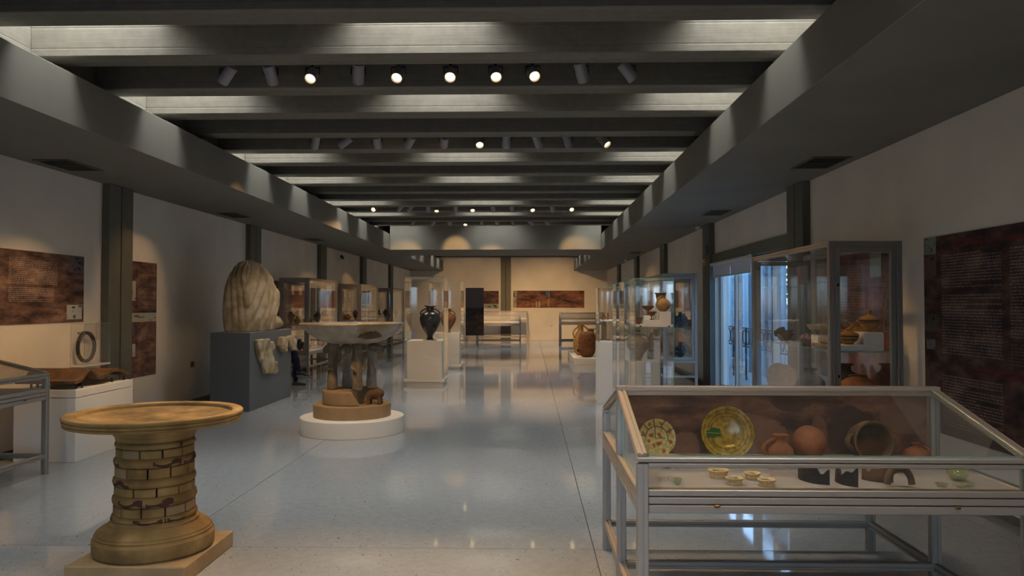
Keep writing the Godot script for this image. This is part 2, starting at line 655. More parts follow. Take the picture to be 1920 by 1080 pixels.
# pane with any flat outline
func pane_poly(parent: Node, pts: Array, thick: float, called := "glass_pane") -> MeshInstance3D:
	var n: Vector3 = (pts[1] - pts[0]).cross(pts[2] - pts[0]).normalized()
	var f := begin()
	var e := begin()
	f.set_material(M["glass"])
	e.set_material(M["glass_edge"])
	var up := []
	var dn := []
	var mid := Vector3.ZERO
	for p in pts:
		up.append(p + n * thick / 2)
		dn.append(p - n * thick / 2)
		mid += p / pts.size()
	face(f, up, n)
	face(f, dn, -n)
	for i in pts.size():
		var j := (i + 1) % pts.size()
		away(e, [up[i], up[j], dn[j], dn[i]], mid)
	var mesh := f.commit()
	e.commit(mesh)
	return put_mesh(called, mesh, null, parent)

# ================================================================ the place
func _ready() -> void:
	var cam := Camera3D.new()
	cam.name = "camera"
	cam.fov = 2.0 * rad_to_deg(atan(540.0 / 1411.0))
	cam.near = 0.05
	cam.far = 200.0
	add_child(cam)
	cam.position = Vector3(0, 1.6, 0)
	cam.rotation = Vector3(0.0222, 0.0235, 0)
	cam.current = true
	var env := Environment.new()
	env.background_mode = Environment.BG_SKY
	var sky := Sky.new()
	var sm := ProceduralSkyMaterial.new()
	sm.sky_top_color = Color(0.42, 0.60, 0.82)
	sm.sky_horizon_color = Color(0.74, 0.85, 0.92)
	sm.ground_horizon_color = Color(0.5, 0.56, 0.58)
	sm.ground_bottom_color = Color(0.25, 0.26, 0.25)
	sm.sky_energy_multiplier = 2.6
	sm.ground_energy_multiplier = 1.2
	sky.sky_material = sm
	env.sky = sky
	env.tonemap_mode = Environment.TONE_MAPPER_LINEAR
	env.tonemap_exposure = EXPOSURE
	env.sdfgi_enabled = true
	env.ssao_enabled = true
	env.ssil_enabled = true
	var we := WorldEnvironment.new()
	we.name = "world"
	we.environment = env
	add_child(we)
	make_materials()
	build_shell()
	build_ceiling()
	build_door()
	build_outside()
	build_lamps()
	build_ceiling_fittings()
	build_posters()
	build_left()
	build_middle()
	build_right()
	build_near_case()
	build_back()

func is_lit(k: int) -> bool:
	return posmod(k, 5) == 1 or posmod(k, 5) == 3

func beam_near(k: int) -> float:
	return BEAM0 + PITCH * (k - 1)

func build_shell() -> void:
	var fl := structure("floor", "pale polished terrazzo floor with thin dark joints")
	var st := begin()
	slab(st, WL - 0.2, WR + 0.2, -0.12, -0.006, FRONT - 0.2, BACK + 0.2)
	obj("screed", st, M["grout"], fl)
	var xs := [WL, -5.26, -2.42, 0.42, 3.26, WR]
	var zs := [FRONT, 0.06, 4.97, 9.86, 14.76, 19.66, 24.56, 29.46, BACK]
	for i in xs.size() - 1:
		for j in zs.size() - 1:
			st = begin()
			slab(st, xs[i] + 0.003, xs[i + 1] - 0.003, -0.03, 0.0, zs[j] + 0.003, zs[j + 1] - 0.003, 0.0015)
			obj("terrazzo_slab", st, M["terrazzo"], fl)
	var H := 5.0
	var wl := structure("wall_left", "off-white painted wall between dark columns")
	st = begin()
	slab(st, WL - 0.25, WL, 0, H, FRONT - 0.25, BACK + 0.25)
	obj("plaster", st, M["wall_paint"], wl)
	var wr := structure("wall_right", "off-white painted wall with glazed doors")
	for s in [[FRONT - 0.25, 10.1, 0.0, H], [14.42, BACK + 0.25, 0.0, H], [10.1, 14.42, 2.56, H]]:
		st = begin()
		slab(st, WR, WR + 0.25, s[2], s[3], s[0], s[1])
		obj("plaster", st, M["wall_paint"], wr)
	var wb := structure("wall_back", "off-white end wall with a dark column")
	st = begin()
	slab(st, WL, WR, 0, H, BACK, BACK + 0.25)
	obj("plaster", st, M["wall_paint"], wb)
	var wf := structure("wall_front", "off-white wall at the entrance end")
	st = begin()
	slab(st, WL, -2.4, 0, H, FRONT - 0.25, FRONT)
	obj("plaster", st, M["wall_paint"], wf)
	st = begin()
	slab(st, 0.6, WR, 0, H, FRONT - 0.25, FRONT)
	obj("plaster", st, M["wall_paint"], wf)
	st = begin()
	slab(st, -2.4, 0.6, 2.5, H, FRONT - 0.25, FRONT)
	obj("plaster", st, M["wall_paint"], wf)
	for e in [[WL, 1.0, "left"], [WR, -1.0, "right"]]:
		for n in 6:
			var d := 4.92 + 4.9 * n
			var c := structure("column", "dark grey column with a vertical groove set in the wall")
			var x0: float = e[0]
			var x1: float = e[0] + 0.1 * e[1]
			for q in [[d - 0.29, d - 0.012], [d + 0.012, d + 0.29]]:
				st = begin()
				slab(st, x0, x1, 0, SOFFIT, q[0], q[1], 0.006)
				obj("flange", st, M["column_paint"], c)
			st = begin()
			slab(st, x0, x0 + 0.02 * e[1], 0, SOFFIT, d - 0.012, d + 0.012)
			obj("web", st, M["column_paint"], c)
	var bc := structure("column", "dark grey column with a vertical groove on the end wall")
	for q in [[-1.32, -1.10], [-1.08, -0.86]]:
		st = begin()
		slab(st, q[0], q[1], 0, SLAB_Y, BACK - 0.1, BACK, 0.006)
		obj("flange", st, M["column_paint"], bc)
	st = begin()
	slab(st, -1.10, -1.08, 0, SLAB_Y, BACK - 0.02, BACK)
	obj("web", st, M["column_paint"], bc)
	for e in [["left", WL, WL + 0.012], ["right", WR - 0.012, WR]]:
		var b := structure("baseboard_" + e[0], "low grey skirting along the wall foot")
		for n in 7:
			var d0: float = FRONT if n == 0 else 4.92 + 4.9 * (n - 1) + 0.29
			var d1: float = BACK if n == 6 else 4.92 + 4.9 * n - 0.29
			if e[0] == "right" and n == 2:
				continue
			st = begin()
			slab(st, e[1], e[2], 0, 0.06, d0, d1, 0.002)
			obj("skirting", st, M["column_paint"], b)

func build_ceiling() -> void:
	var c := structure("ceiling", "grey soffits and concrete beams with skylights between them")
	var st := begin()
	slab(st, WL, FL, SOFFIT, FASCIA_TOP, FRONT, BACK, 0.004)
	obj("soffit", st, M["soffit_paint"], c)
	st = begin()
	slab(st, FR, WR, SOFFIT, FASCIA_TOP, FRONT, BACK, 0.004)
	obj("soffit", st, M["soffit_paint"], c)
	for q in [[21.27, 23.8], [FRONT, -1.4]]:
		st = begin()
		slab(st, FL, FR, SOFFIT, SLAB_Y, q[0], q[1], 0.004)
		obj("cross_soffit", st, M["soffit_paint"], c)
	var X0 := -4.32
	var X1 := 2.42
	for q in [[WL, X0], [X1, WR]]:
		st = begin()
		slab(st, q[0], q[1], FASCIA_TOP, 5.0, FRONT, BACK)
		obj("well_wall", st, M["concrete"], c)
	var holes := [[X0, -3.22], [-1.47, -0.41], [1.42, X1]]
	var top := 4.96
	for k in range(-7, 31):
		var z0 := beam_near(k)
		var z1 := z0 + BEAM_T
		var z2 := beam_near(k + 1)
		if k == 16:
			z2 = 21.27
		if z0 < -1.4 or k in [17, 18, 19] or z0 > BACK - 0.1:
			st = begin()
			slab(st, X0, X1, SLAB_Y, top, maxf(z0, FRONT), minf(z2, BACK))
			obj("roof_panel", st, M["concrete"], c)
			continue
		z2 = minf(z2, BACK)
		st = begin()
		slab(st, X0, X1, BEAM_Y, top, z0, z1, 0.006)
		obj("beam", st, M["concrete"], c)
		if z2 - z1 < 0.05:
			continue
		if not is_lit(k):
			st = begin()
			slab(st, X0, X1, SLAB_Y, top, z1, z2)
			obj("roof_panel", st, M["concrete"], c)
			continue
		for q in [[-3.22, -1.47], [-0.41, 1.42]]:
			st = begin()
			slab(st, q[0], q[1], SLAB_Y, top, z1, z2)
			obj("roof_panel", st, M["concrete"], c)
		for q in holes:
			st = begin()
			slab(st, q[0], q[1], top - 0.06, top - 0.03, z1, z2)
			var sk := obj("skylight", st, M["skylight_glow"], c)
			sk.set_meta("label", "bright skylight pane at the top of its shaft")
			var a := AreaLight3D.new()
			a.name = "skylight_area"
			a.area_size = Vector2(q[1] - q[0] - 0.04, z2 - z1 - 0.04)
			a.light_energy = SKYLIGHT_ENERGY
			a.light_color = Color(0.975, 0.985, 0.975)
			a.area_range = 60.0
			a.shadow_enabled = true
			add_child(a)
			a.position = P((q[0] + q[1]) / 2, top - 0.065, (z1 + z2) / 2)
			a.rotation = Vector3(-PI / 2, 0, 0)
	st = begin()
	slab(st, WL - 0.25, WR + 0.25, 5.0, 5.15, FRONT - 0.25, BACK + 0.25)
	obj("roof", st, M["concrete"], c)

# ---------------------------------------------------------------- glazed door and the yard outside
func build_door() -> void:
	var d := structure("door_1", "glazed sliding doors in aluminium frames with a roller blind")
	var st := begin()
	slab(st, WR - 0.05, WR + 0.2, 2.38, 2.56, 10.1, 14.42, 0.004)
	obj("lintel", st, M["column_paint"], d)
	st = begin()
	slab(st, WR + 0.0, WR + 0.2, -0.02, 0.02, 10.1, 14.42, 0.004)
	obj("threshold", st, M["aluminium"], d)
	var leaves := [[10.12, 11.16], [11.14, 12.24], [12.02, 13.16], [13.1, 14.4]]
	for i in leaves.size():
		var x := WR + (0.05 if i % 2 == 0 else 0.11)
		var a: float = leaves[i][0]
		var b: float = leaves[i][1]
		var leaf := Node3D.new()
		leaf.name = "door_leaf"
		d.add_child(leaf, true)
		for z in [a + 0.03, b - 0.03]:
			st = begin()
			bar(st, P(x, 0.02, z), P(x, 2.38, z), 0.05, 0.06)
			obj("stile", st, M["aluminium"], leaf)
		for y in [0.06, 2.34]:
			st = begin()
			bar(st, P(x, y, a + 0.06), P(x, y, b - 0.06), 0.05, 0.07)
			obj("rail", st, M["aluminium"], leaf)
		pane(leaf, P(x, 1.2, (a + b) / 2), Vector3(0.008, 2.2, b - a - 0.12))
		st = begin()
		slab(st, x - 0.055, x - 0.03, 0.95, 1.2, a + 0.02, a + 0.04, 0.004)
		obj("handle", st, M["black_plastic"], leaf)
	var d2 := structure("door_2", "glazed entrance doors at the near end of the hall")
	for i in 3:
		var x := -1.9 + i * 1.0
		for sx in [-1, 1]:
			st = begin()
			bar(st, P(x + sx * 0.465, 0, FRONT - 0.1), P(x + sx * 0.465, 2.5, FRONT - 0.1), 0.06, 0.05)
			obj("stile", st, M["aluminium"], d2)
		for y in [0.05, 2.45]:
			st = begin()
			bar(st, P(x - 0.43, y, FRONT - 0.1), P(x + 0.43, y, FRONT - 0.1), 0.05, 0.09)
			obj("rail", st, M["aluminium"], d2)
		pane(d2, P(x, 1.25, FRONT - 0.1), Vector3(0.87, 2.3, 0.008))
	var bl := thing("roller_blind", "white roller blind drawn a little way down over the glazed door", "blind", P(WR - 0.08, 2.12, 13.1))
	st = begin()
	lathe(st, [[0.0, -1.24], [0.035, -1.24], [0.035, 1.24], [0.0, 1.24]], 16, Vector3(0.0, 0.24, 0), 0, TAU, 0, 0, Basis(Vector3.RIGHT, PI / 2))
	obj("roller", st, M["white_plastic"], bl)
	for q in [[-1.22, -0.02], [0.02, 1.22]]:
		st = begin()
		box(st, Vector3(0.02, 0.12, (q[0] + q[1]) / 2), Vector3(0.004, 0.24, q[1] - q[0]))
		obj("cloth", st, M["blind_cloth"], bl)
	st = begin()
	box(st, Vector3(0.02, 0.0, 0), Vector3(0.018, 0.03, 2.46), 0.004)
	obj("bottom_bar", st, M["white_plastic"], bl)

func build_outside() -> void:
	var g := structure("ground", "grey paved yard outside the glazed door")
	var st := begin()
	slab(st, WR + 0.25, 16.0, -0.15, -0.03, -14.0, 34.0)
	obj("paving", st, M["paving"], g)
	st = begin()
	slab(st, -12.0, WR + 0.25, -0.15, -0.03, -14.0, FRONT - 0.25)
	obj("paving", st, M["paving"], g)
	# screen of upright metal slats
	var s := thing("slat_screen", "tall blue metal screen of upright slats outside the glazed door", "screen", P(5.3, -0.03, 16.0))
	rng.seed = 5
	var z := -7.0
	var i := 0
	while z < 8.0:
		var w := rng.randf_range(0.10, 0.2)
		var r := rng.randf()
		var m: Material = M["slat_light"] if r < 0.42 else (M["slat_blue"] if r < 0.8 else M["slat_dark"])
		st = begin()
		box(st, Vector3(rng.randf_range(-0.03, 0.03), 1.75, z + w / 2), Vector3(0.03, 3.5, w), 0.004, Basis(Vector3.UP, rng.randf_range(-0.5, 0.5)))
		obj("slat", st, m, s)
		z += w + (rng.randf_range(0.05, 0.09) if rng.randf() < 0.22 else 0.004)
		i += 1
	for y in [0.3, 2.7]:
		st = begin()
		bar(st, Vector3(0.09, y, -7.0), Vector3(0.09, y, 8.0), 0.05, 0.05)
		obj("cross_rail", st, M["iron"], s)
	# wrought railing in front of it
	var r2 := thing("iron_railing", "dark wrought iron railing with scrolls in front of the blue screen", "railing", P(4.7, -0.03, 16.0))
	for y in [0.72, 1.12]:
		st = begin()
		box(st, Vector3(0, y, 0), Vector3(0.03, 0.03, 11.0), 0.004)
		obj("rail", st, M["iron"], r2)
	for k in 12:
		var zz := -5.5 + k * 1.0
		st = begin()
		box(st, Vector3(0, 0.56, zz), Vector3(0.035, 1.12, 0.035), 0.004)
		obj("post", st, M["iron"], r2)
	for k in 44:
		st = begin()
		var zz := -5.38 + k * 0.25
		tube(st, arc(Vector3(0, 0.92, zz), Vector3(0, 0.16, 0), Vector3(0, 0, 0.10), 0, TAU * 0.98, 14), 0.012, 0.012, 6)
		obj("scroll", st, M["iron"], r2)
	# hedge beyond the screen
	var hd := thing("hedge", "clipped green hedge seen in slits between the blue slats", "hedge", P(7.2, -0.03, 16.0))
	st = begin()
	rng.seed = 9
	for k in 2600:
		var c := Vector3(rng.randf_range(-0.5, 0.5), rng.randf_range(0.05, 2.6), rng.randf_range(-7, 9))
		var u := Vector3(rng.randf_range(-1, 1), rng.randf_range(-1, 1), rng.randf_range(-1, 1)).normalized()
		var v := u.cross(Vector3(rng.randf_range(-1, 1), 0.3, rng.randf_range(-1, 1))).normalized()
		var n := u.cross(v).normalized()
		face(st, [c - u * 0.1, c + v * 0.05, c + u * 0.1, c - v * 0.05], n)
	obj("leaves", st, M["leaf"], hd)
	st = begin()
	for k in 20:
		tube(st, [Vector3(0, 0, -6.6 + k * 0.8), Vector3(0.1, 1.3, -6.5 + k * 0.8), Vector3(0, 2.4, -6.6 + k * 0.8)], 0.04, 0.015, 6)
	obj("stems", st, M["worn_brown"], hd)

# ---------------------------------------------------------------- spotlights
func spotlight(x: float, d: float, target: Vector3, energy: float, angle: float, label: String, group: String) -> void:
	var at := P(x, 3.77, d)
	var t := thing("track_spotlight", label, "spotlight", at, 0, group)
	var dir := (target - at).normalized()
	var st := begin()
	tube(st, [Vector3(0, 0.169, 0), Vector3(0, 0.06, 0)], 0.012, 0.012, 8)
	box(st, Vector3(0, 0.06, 0), Vector3(0.14, 0.012, 0.02), 0.002)
	for s in [-1, 1]:
		box(st, Vector3(0.066 * s, 0.03, 0), Vector3(0.008, 0.07, 0.02), 0.002)
	obj("yoke", st, M["black_plastic"], t)
	var b := Basis.looking_at(dir, Vector3.UP if absf(dir.y) < 0.98 else Vector3.BACK) * Basis(Vector3.RIGHT, -PI / 2)
	st = begin()
	lathe(st, [[0.0, -0.10], [0.05, -0.10], [0.055, -0.093], [0.055, 0.085], [0.052, 0.09], [0.049, 0.088], [0.047, 0.05], [0.0, 0.05]], 24, Vector3.ZERO, 0, TAU, 0, 0, b)
	obj("housing", st, M["lamp_body"], t)
	st = begin()
	lathe(st, [[0.046, 0.056], [0.046, 0.062], [0.035, 0.07], [0.018, 0.075], [0.0, 0.076]], 20, Vector3.ZERO, 0, TAU, 0, 0, b)
	obj("lens", st, M["lamp_glow"], t)
	var l := SpotLight3D.new()
	l.name = "beam_light"
	l.light_color = WARM
	l.light_energy = SPOT_ENERGY * energy
	l.light_size = 0.045
	l.spot_angle = angle
	l.spot_angle_attenuation = 0.7
	l.spot_range = 40.0
	l.shadow_enabled = true
	add_child(l)
	l.position = at + dir * 0.1
	l.basis = Basis.looking_at(dir, Vector3.UP if absf(dir.y) < 0.98 else Vector3.BACK)

func build_lamps() -> void:
	var rows := [
		[0.1, "entrance", [
			[0.3, P(0.9, 0.75, 3.6), 0.45, 22], [1.1, P(1.7, 0.75, 3.6), 0.45, 22], [-2.6, P(-5.4, 1.2, 6.0), 0.5, 22], [-1.0, P(-1.2, 0.0, 3.2), 0.4, 24]]],
		[7.0, "near", [
			[-2.86, P(-5.4, 1.0, 8.2), 1.5, 20], [-2.44, P(-2.3, 1.3, 9.5), 0.8, 16], [-2.045, P(-2.3, 0.5, 3.7), 0.9, 20],
			[-1.61, P(-2.2, 0.7, 9.2), 1.0, 16], [-1.233, P(-1.6, 0.0, 3.1), 1.2, 27], [-0.74, P(-0.7, 0.0, 2.8), 1.2, 27],
			[-0.32, P(0.3, 0.0, 3.0), 1.1, 27], [0.03, P(1.1, 0.5, 3.2), 1.0, 25], [0.484, P(1.35, 1.2, 8.8), 0.6, 18], [0.921, P(3.0, 1.2, 7.6), 0.5, 18]]],
		[9.95, "second", [
			[-2.866, P(-4.3, 0.6, 12.4), 0.25, 18], [-2.471, P(-5.45, 1.7, 10.3), 0.5, 18], [-2.035, P(-2.15, 0.5, 14.9), 0.9, 14],
			[-1.599, P(-4.0, 1.2, 13.2), 0.3, 18], [-1.136, P(-2.05, 1.2, 15.2), 0.8, 14], [-0.667, P(-0.2, 0.0, 6.4), 0.5, 22],
			[-0.312, P(-0.4, 0.0, 13.4), 0.5, 22], [0.106, P(1.3, 1.0, 12.4), 0.6, 18], [0.502, P(1.4, 1.2, 10.6), 0.6, 18], [0.982, P(2.9, 1.2, 8.2), 0.6, 18]]],
		[16.85, "third", [
			[-3.5, P(-4.2, 1.5, 12.5), 0.9, 16], [-2.933, P(-5.0, 1.2, 17.4), 0.6, 20], [-2.704, P(-5.2, 1.3, 18.6), 0.6, 20], [-2.282, P(-2.1, 0.9, 19.0), 0.8, 16],
			[-2.089, P(-2.1, 0.9, 15.2), 0.6, 16], [-1.668, P(-2.0, 1.2, 19.3), 0.6, 16], [-1.284, P(-0.9, 0.0, 13.6), 0.5, 22], [-0.828, P(-0.8, 0.0, 20.5), 0.6, 22],
			[-0.396, P(0.2, 0.0, 20.0), 0.6, 22], [0.059, P(0.6, 0.0, 13.4), 0.5, 22], [0.513, P(1.7, 0.3, 20.4), 0.8, 18], [0.931, P(1.5, 0.8, 13.0), 0.5, 20]]],
		[19.8, "fourth", [
			[-3.096, P(-5.0, 1.2, 22.0), 0.8, 20], [-2.553, P(-5.3, 1.4, 23.6), 0.8, 20], [-2.115, P(-2.0, 1.2, 25.8), 0.7, 18], [-1.691, P(-1.9, 0.0, 17.2), 0.4, 22],
			[-1.261, P(-0.6, 0.0, 25.0), 0.8, 22], [-0.86, P(0.4, 0.0, 24.0), 0.8, 22], [-0.437, P(1.6, 0.2, 21.4), 0.7, 18], [0.035, P(3.4, 1.4, 22.0), 0.7, 20], [0.462, P(3.4, 1.4, 24.5), 0.7, 20]]],
		[26.8, "last", [
			[-3.0, P(-2.6, 1.4, 34.3), 3.0, 24], [-1.6, P(-1.3, 0.9, 30.4), 4.0, 12], [-0.6, P(0.2, 1.3, 34.3), 3.4, 22], [0.5, P(1.5, 1.3, 34.3), 3.4, 22], [1.2, P(2.0, 0.9, 30.6), 0.8, 18]]],
	]
	for r in rows:
		var d: float = r[0]
		var tr := thing("lighting_track", "slim black lighting track of the %s row of spotlights" % r[1], "track", P(-1.0, 3.955, d))
		var st := begin()
		box(st, Vector3(0, 0, 0), Vector3(5.8, 0.03, 0.035), 0.003)
		obj("track_rail", st, M["black_plastic"], tr)
		st = begin()
		for k in 5:
			tube(st, [Vector3(-2.6 + k * 1.3, 0.015, 0), Vector3(-2.6 + k * 1.3, SLAB_Y - 3.955, 0)], 0.006, 0.006, 6)
		obj("hangers", st, M["black_plastic"], tr)
		var order := 0
		for e in r[2]:
			order += 1
			var nth: String = ["first", "second", "third", "fourth", "fifth", "sixth", "seventh", "eighth", "ninth", "tenth", "eleventh", "twelfth"][order - 1]
			var to: Vector3 = e[1]
			var way := "turned down the hall"
			if -to.z < d - 0.4:
				way = "glowing towards the entrance end"
			elif to.x < -3.0:
				way = "turned to the poster wall"
			elif to.x > 2.0:
				way = "turned to the glazed door side"
			spotlight(e[0], d, to, e[2], e[3], "grey spotlight %s, %s from the poster wall, %s row" % [way, nth, r[1]], "spotlights of the %s row" % r[1])

func build_ceiling_fittings() -> void:
	var where := [[-5.34, -4.94, 8.25, "over the roof tile plinth"], [-5.31, -4.97, 12.95, "over the grey block"], [-5.31, -4.97, 17.85, "over the first poster wall cabinet"],
		[2.98, 3.4, 8.3, "over the tall pottery cabinet"], [2.98, 3.34, 12.8, "over the glazed door"], [2.98, 3.34, 22.6, "far along the door side"]]
	for w in where:
		var x: float = (w[0] + w[1]) / 2
		var v := thing("air_vent", "flat grey louvred air vent in the soffit " + w[3], "vent", P(x, SOFFIT, w[2]))
		var wx: float = w[1] - w[0]
		var st := begin()
		for q in [[0, 0.32, wx, 0.03], [0, -0.32, wx, 0.03]]:
			box(st, Vector3(0, -0.006, q[1]), Vector3(wx, 0.012, 0.03), 0.002)
		for sx in [-1, 1]:
			box(st, Vector3(sx * (wx / 2 - 0.015), -0.006, 0), Vector3(0.03, 0.012, 0.62), 0.002)
		box(st, Vector3(0, -0.006, 0), Vector3(wx, 0.012, 0.02), 0.002)
		obj("frame", st, M["vent_metal"], v)
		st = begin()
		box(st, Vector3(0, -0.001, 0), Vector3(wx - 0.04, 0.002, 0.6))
		obj("backing", st, M["vent_duct_shade"], v)  # dark sheet behind the louvres, duct shade put in as colour
		for k in 18:
			st = begin()
			box(st, Vector3(0, -0.009, -0.29 + k * 0.034), Vector3(wx - 0.06, 0.003, 0.02), 0, Basis(Vector3.RIGHT, 0.5))
			obj("louvre", st, M["vent_metal"], v)
	for w in [[P(3.36, SOFFIT, 15.1), "white smoke detector dome on the soffit near the glazed door"], [P(3.36, SOFFIT, 26.4), "white smoke detector dome on the soffit far along the hall"]]:
		var o := begin()
		lathe(o, [[0.0, -0.06], [0.025, -0.06], [0.045, -0.045], [0.05, -0.02], [0.06, -0.018], [0.06, 0.0], [0.0, 0.0]], 20)
		var mi := obj("smoke_detector", o, M["white_plastic"])
		mi.position = w[0]
		tag(mi, w[1], "detector")
	var b := thing("alarm_box", "grey alarm box on the column beside the glazed door", "alarm", P(3.41, 2.62, 14.6))
	var st := begin()
	box(st, Vector3(0, 0.03, 0), Vector3(0.07, 0.18, 0.16), 0.012)
	obj("case", st, M["vent_metal"], b)
	b = thing("motion_sensor", "small cream motion sensor below the alarm box", "sensor", P(3.41, 2.43, 14.72))
	st = begin()
	box(st, Vector3(0, 0, 0), Vector3(0.06, 0.15, 0.07), 0.012)
	obj("case", st, M["cream_clay"], b)
	st = begin()
	lathe(st, [[0.0, -0.03], [0.02, -0.025], [0.024, 0.0], [0.02, 0.025], [0.0, 0.03]], 12, Vector3(-0.03, 0.02, 0))
	obj("sensor_window", st, M["white_plastic"], b)
	for w in [[P(0.99, 0.63, BACK - 0.012), "small white socket low on the end wall"], [P(WL + 0.012, 0.63, 12.15), "small brown socket on the poster wall beside the grey block"]]:
		var sk := thing("wall_socket", w[1], "socket", w[0])
		st = begin()
		box(st, Vector3.ZERO, Vector3(0.09, 0.09, 0.02) if w[0].x > 0 else Vector3(0.02, 0.09, 0.09), 0.006)
		obj("plate", st, M["white_plastic"] if w[0].x > 0 else M["worn_brown"], sk)
	var cm := thing("security_camera", "small dark security camera on a wall bracket above the cabinets", "camera", P(-5.5, 2.91, 21.4))
	st = begin()
	tube(st, [Vector3(0, -0.02, 0), Vector3(0.1, -0.02, 0), Vector3(0.12, 0.03, 0)], 0.015, 0.015, 8)
	obj("bracket", st, M["white_plastic"], cm)
	st = begin()
	lathe(st, [[0.0, -0.11], [0.035, -0.11], [0.04, -0.1], [0.04, 0.1], [0.0, 0.1]], 14, Vector3(0.14, 0.05, 0.02), 0, TAU, 0, 0, Basis(Vector3.RIGHT, PI / 2 - 0.2))
	obj("housing", st, M["black_plastic"], cm)

# ---------------------------------------------------------------- printed panels
func wall_panel(called: String, wall: float, d0: float, d1: float, y0: float, y1: float, m: Material, label: String) -> void:
	var n := Vector3.RIGHT if wall < 0 else Vector3.LEFT
	var t := thing(called, label, "poster", P(wall, y0, (d0 + d1) / 2))
	panel("print", Vector3(0, (y1 - y0) / 2, 0), d1 - d0, y1 - y0, 0.01, n, m, t)

func build_posters() -> void:
	var W := Color(0.78, 0.74, 0.70)
	var cream := Color(0.72, 0.70, 0.64)
	var a := Color(0.37, 0.27, 0.235)
	var b := Color(0.16, 0.09, 0.08)
	var c := Color(0.54, 0.43, 0.37)
	# on the left wall the near end of a panel is at the left of its print
	var m := print_mat("dig_photo", 640, 230, 3, a, b, c,
		[[0.56, 0.1, 0.27, 0.36, 6, W, 0.55], [0.56, 0.5, 0.25, 0.2, 6, W, 0.55]],
		[[0.90, 0.0, 0.1, 0.26, Color(0.42, 0.36, 0.37), 12], [0.89, 0.74, 0.1, 0.22, Color(0.66, 0.68, 0.68), 5]])
	wall_panel("wall_poster", WL, 6.1, 9.14, 1.39, 2.19, m, "wide sepia excavation poster above the roof tile plinth")
	m = print_mat("find_photo", 220, 430, 8, Color(0.38, 0.25, 0.21), b, Color(0.55, 0.41, 0.34),
		[[0.36, 0.06, 0.6, 0.22, 6, W, 0.4], [0.36, 0.3, 0.6, 0.12, 6, W, 0.4], [0.36, 0.57, 0.6, 0.38, 6, W, 0.36]],
		[[0.02, 0.17, 0.28, 0.17, cream, 4], [0.0, 0.445, 1.0, 0.08, Color(0.66, 0.66, 0.6), 5], [0.2, 0.71, 0.1, 0.11, cream, 2], [0.0, 0.56, 0.28, 0.1, Color(0.34, 0.3, 0.36), 8]])
	wall_panel("wall_poster", WL, 10.12, 10.95, 0.585, 2.205, m, "tall narrow sepia poster with white drawings beside the dark column")
	var tex := [[0.12, 0.1, 0.34, 0.16, 6, W, 0.5], [0.12, 0.3, 0.34, 0.3, 6, W, 0.5], [0.5, 0.1, 0.44, 0.4, 6, W, 0.5], [0.5, 0.52, 0.44, 0.1, 6, W, 0.3], [0.12, 0.7, 0.34, 0.25, 6, W, 0.5], [0.56, 0.7, 0.4, 0.25, 6, W, 0.5],
		[0.2, 0.03, 0.5, 0.03, 10, Color(0.5, 0.08, 0.06), 0.8], [0.3, 0.645, 0.4, 0.03, 10, Color(0.5, 0.08, 0.06), 0.8]]
	m = print_mat("story_photo", 640, 420, 14, Color(0.27, 0.16, 0.14), Color(0.1, 0.05, 0.05), Color(0.42, 0.32, 0.26), tex,
		[[0.0, 0.0, 0.085, 0.09, Color(0.5, 0.52, 0.48), 6], [0.0, 0.10, 0.085, 0.1, Color(0.38, 0.27, 0.26), 5], [0.0, 0.4, 0.085, 0.09, Color(0.3, 0.27, 0.26), 10], [0.015, 0.53, 0.06, 0.05, Color(0.42, 0.42, 0.42), 3], [0.0, 0.7, 0.085, 0.18, Color(0.34, 0.27, 0.25), 6]])
	wall_panel("wall_poster", WR, 4.4, 6.8, 0.5, 2.19, m, "large dark red poster of text columns beside the tall pottery cabinet")
	m = print_mat("cult_photo", 420, 300, 17, Color(0.42, 0.24, 0.18), Color(0.2, 0.1, 0.1), Color(0.54, 0.36, 0.28),
		[[0.36, 0.12, 0.34, 0.42, 6, W, 0.4], [0.1, 0.2, 0.2, 0.4, 6, W, 0.3], [0.3, 0.04, 0.4, 0.03, 10, Color(0.55, 0.1, 0.06), 0.8]],
		[[0.76, 0.02, 0.13, 0.2, Color(0.62, 0.64, 0.58), 2], [0.9, 0.3, 0.08, 0.3, Color(0.44, 0.42, 0.36), 7], [0.02, 0.05, 0.12, 0.26, Color(0.5, 0.5, 0.48), 4]])
	wall_panel("wall_poster", WR, 7.4, 9.35, 0.75, 2.2, m, "red brown text poster behind the tall pottery cabinet")
	var spots := [[15.9, 18.6, 1.0, 2.12, "brown poster behind the first cabinet along the poster wall"], [20.8, 23.5, 1.0, 2.12, "brown poster behind the second cabinet along the poster wall"], [25.4, 28.6, 0.9, 2.2, "dark brown poster with white squares at the far end of the poster wall"]]
	for i in 3:
		m = print_mat("cabinet_photo_%d" % i, 300, 160, 60 + i, Color(0.38, 0.24, 0.2), b, Color(0.52, 0.38, 0.3),
			[[0.1, 0.1, 0.3, 0.3, 6, W, 0.3]], [[0.05, 0.45, 0.5, 0.16, Color(0.55, 0.5, 0.42), 8], [0.7, 0.1, 0.09, 0.16, cream, 2], [0.7, 0.55, 0.09, 0.16, cream, 2], [0.5, 0.06, 0.06, 0.2, cream, 2]])
		wall_panel("wall_poster", WL, spots[i][0], spots[i][1], spots[i][2], spots[i][3], m, spots[i][4])
	var rs := [[16.2, 18.6, 1.05, 2.25, "reddish poster behind the cabinet next to the glazed door"], [20.3, 23.6, 1.1, 2.3, "reddish brown poster on the door side wall behind the glass towers"]]
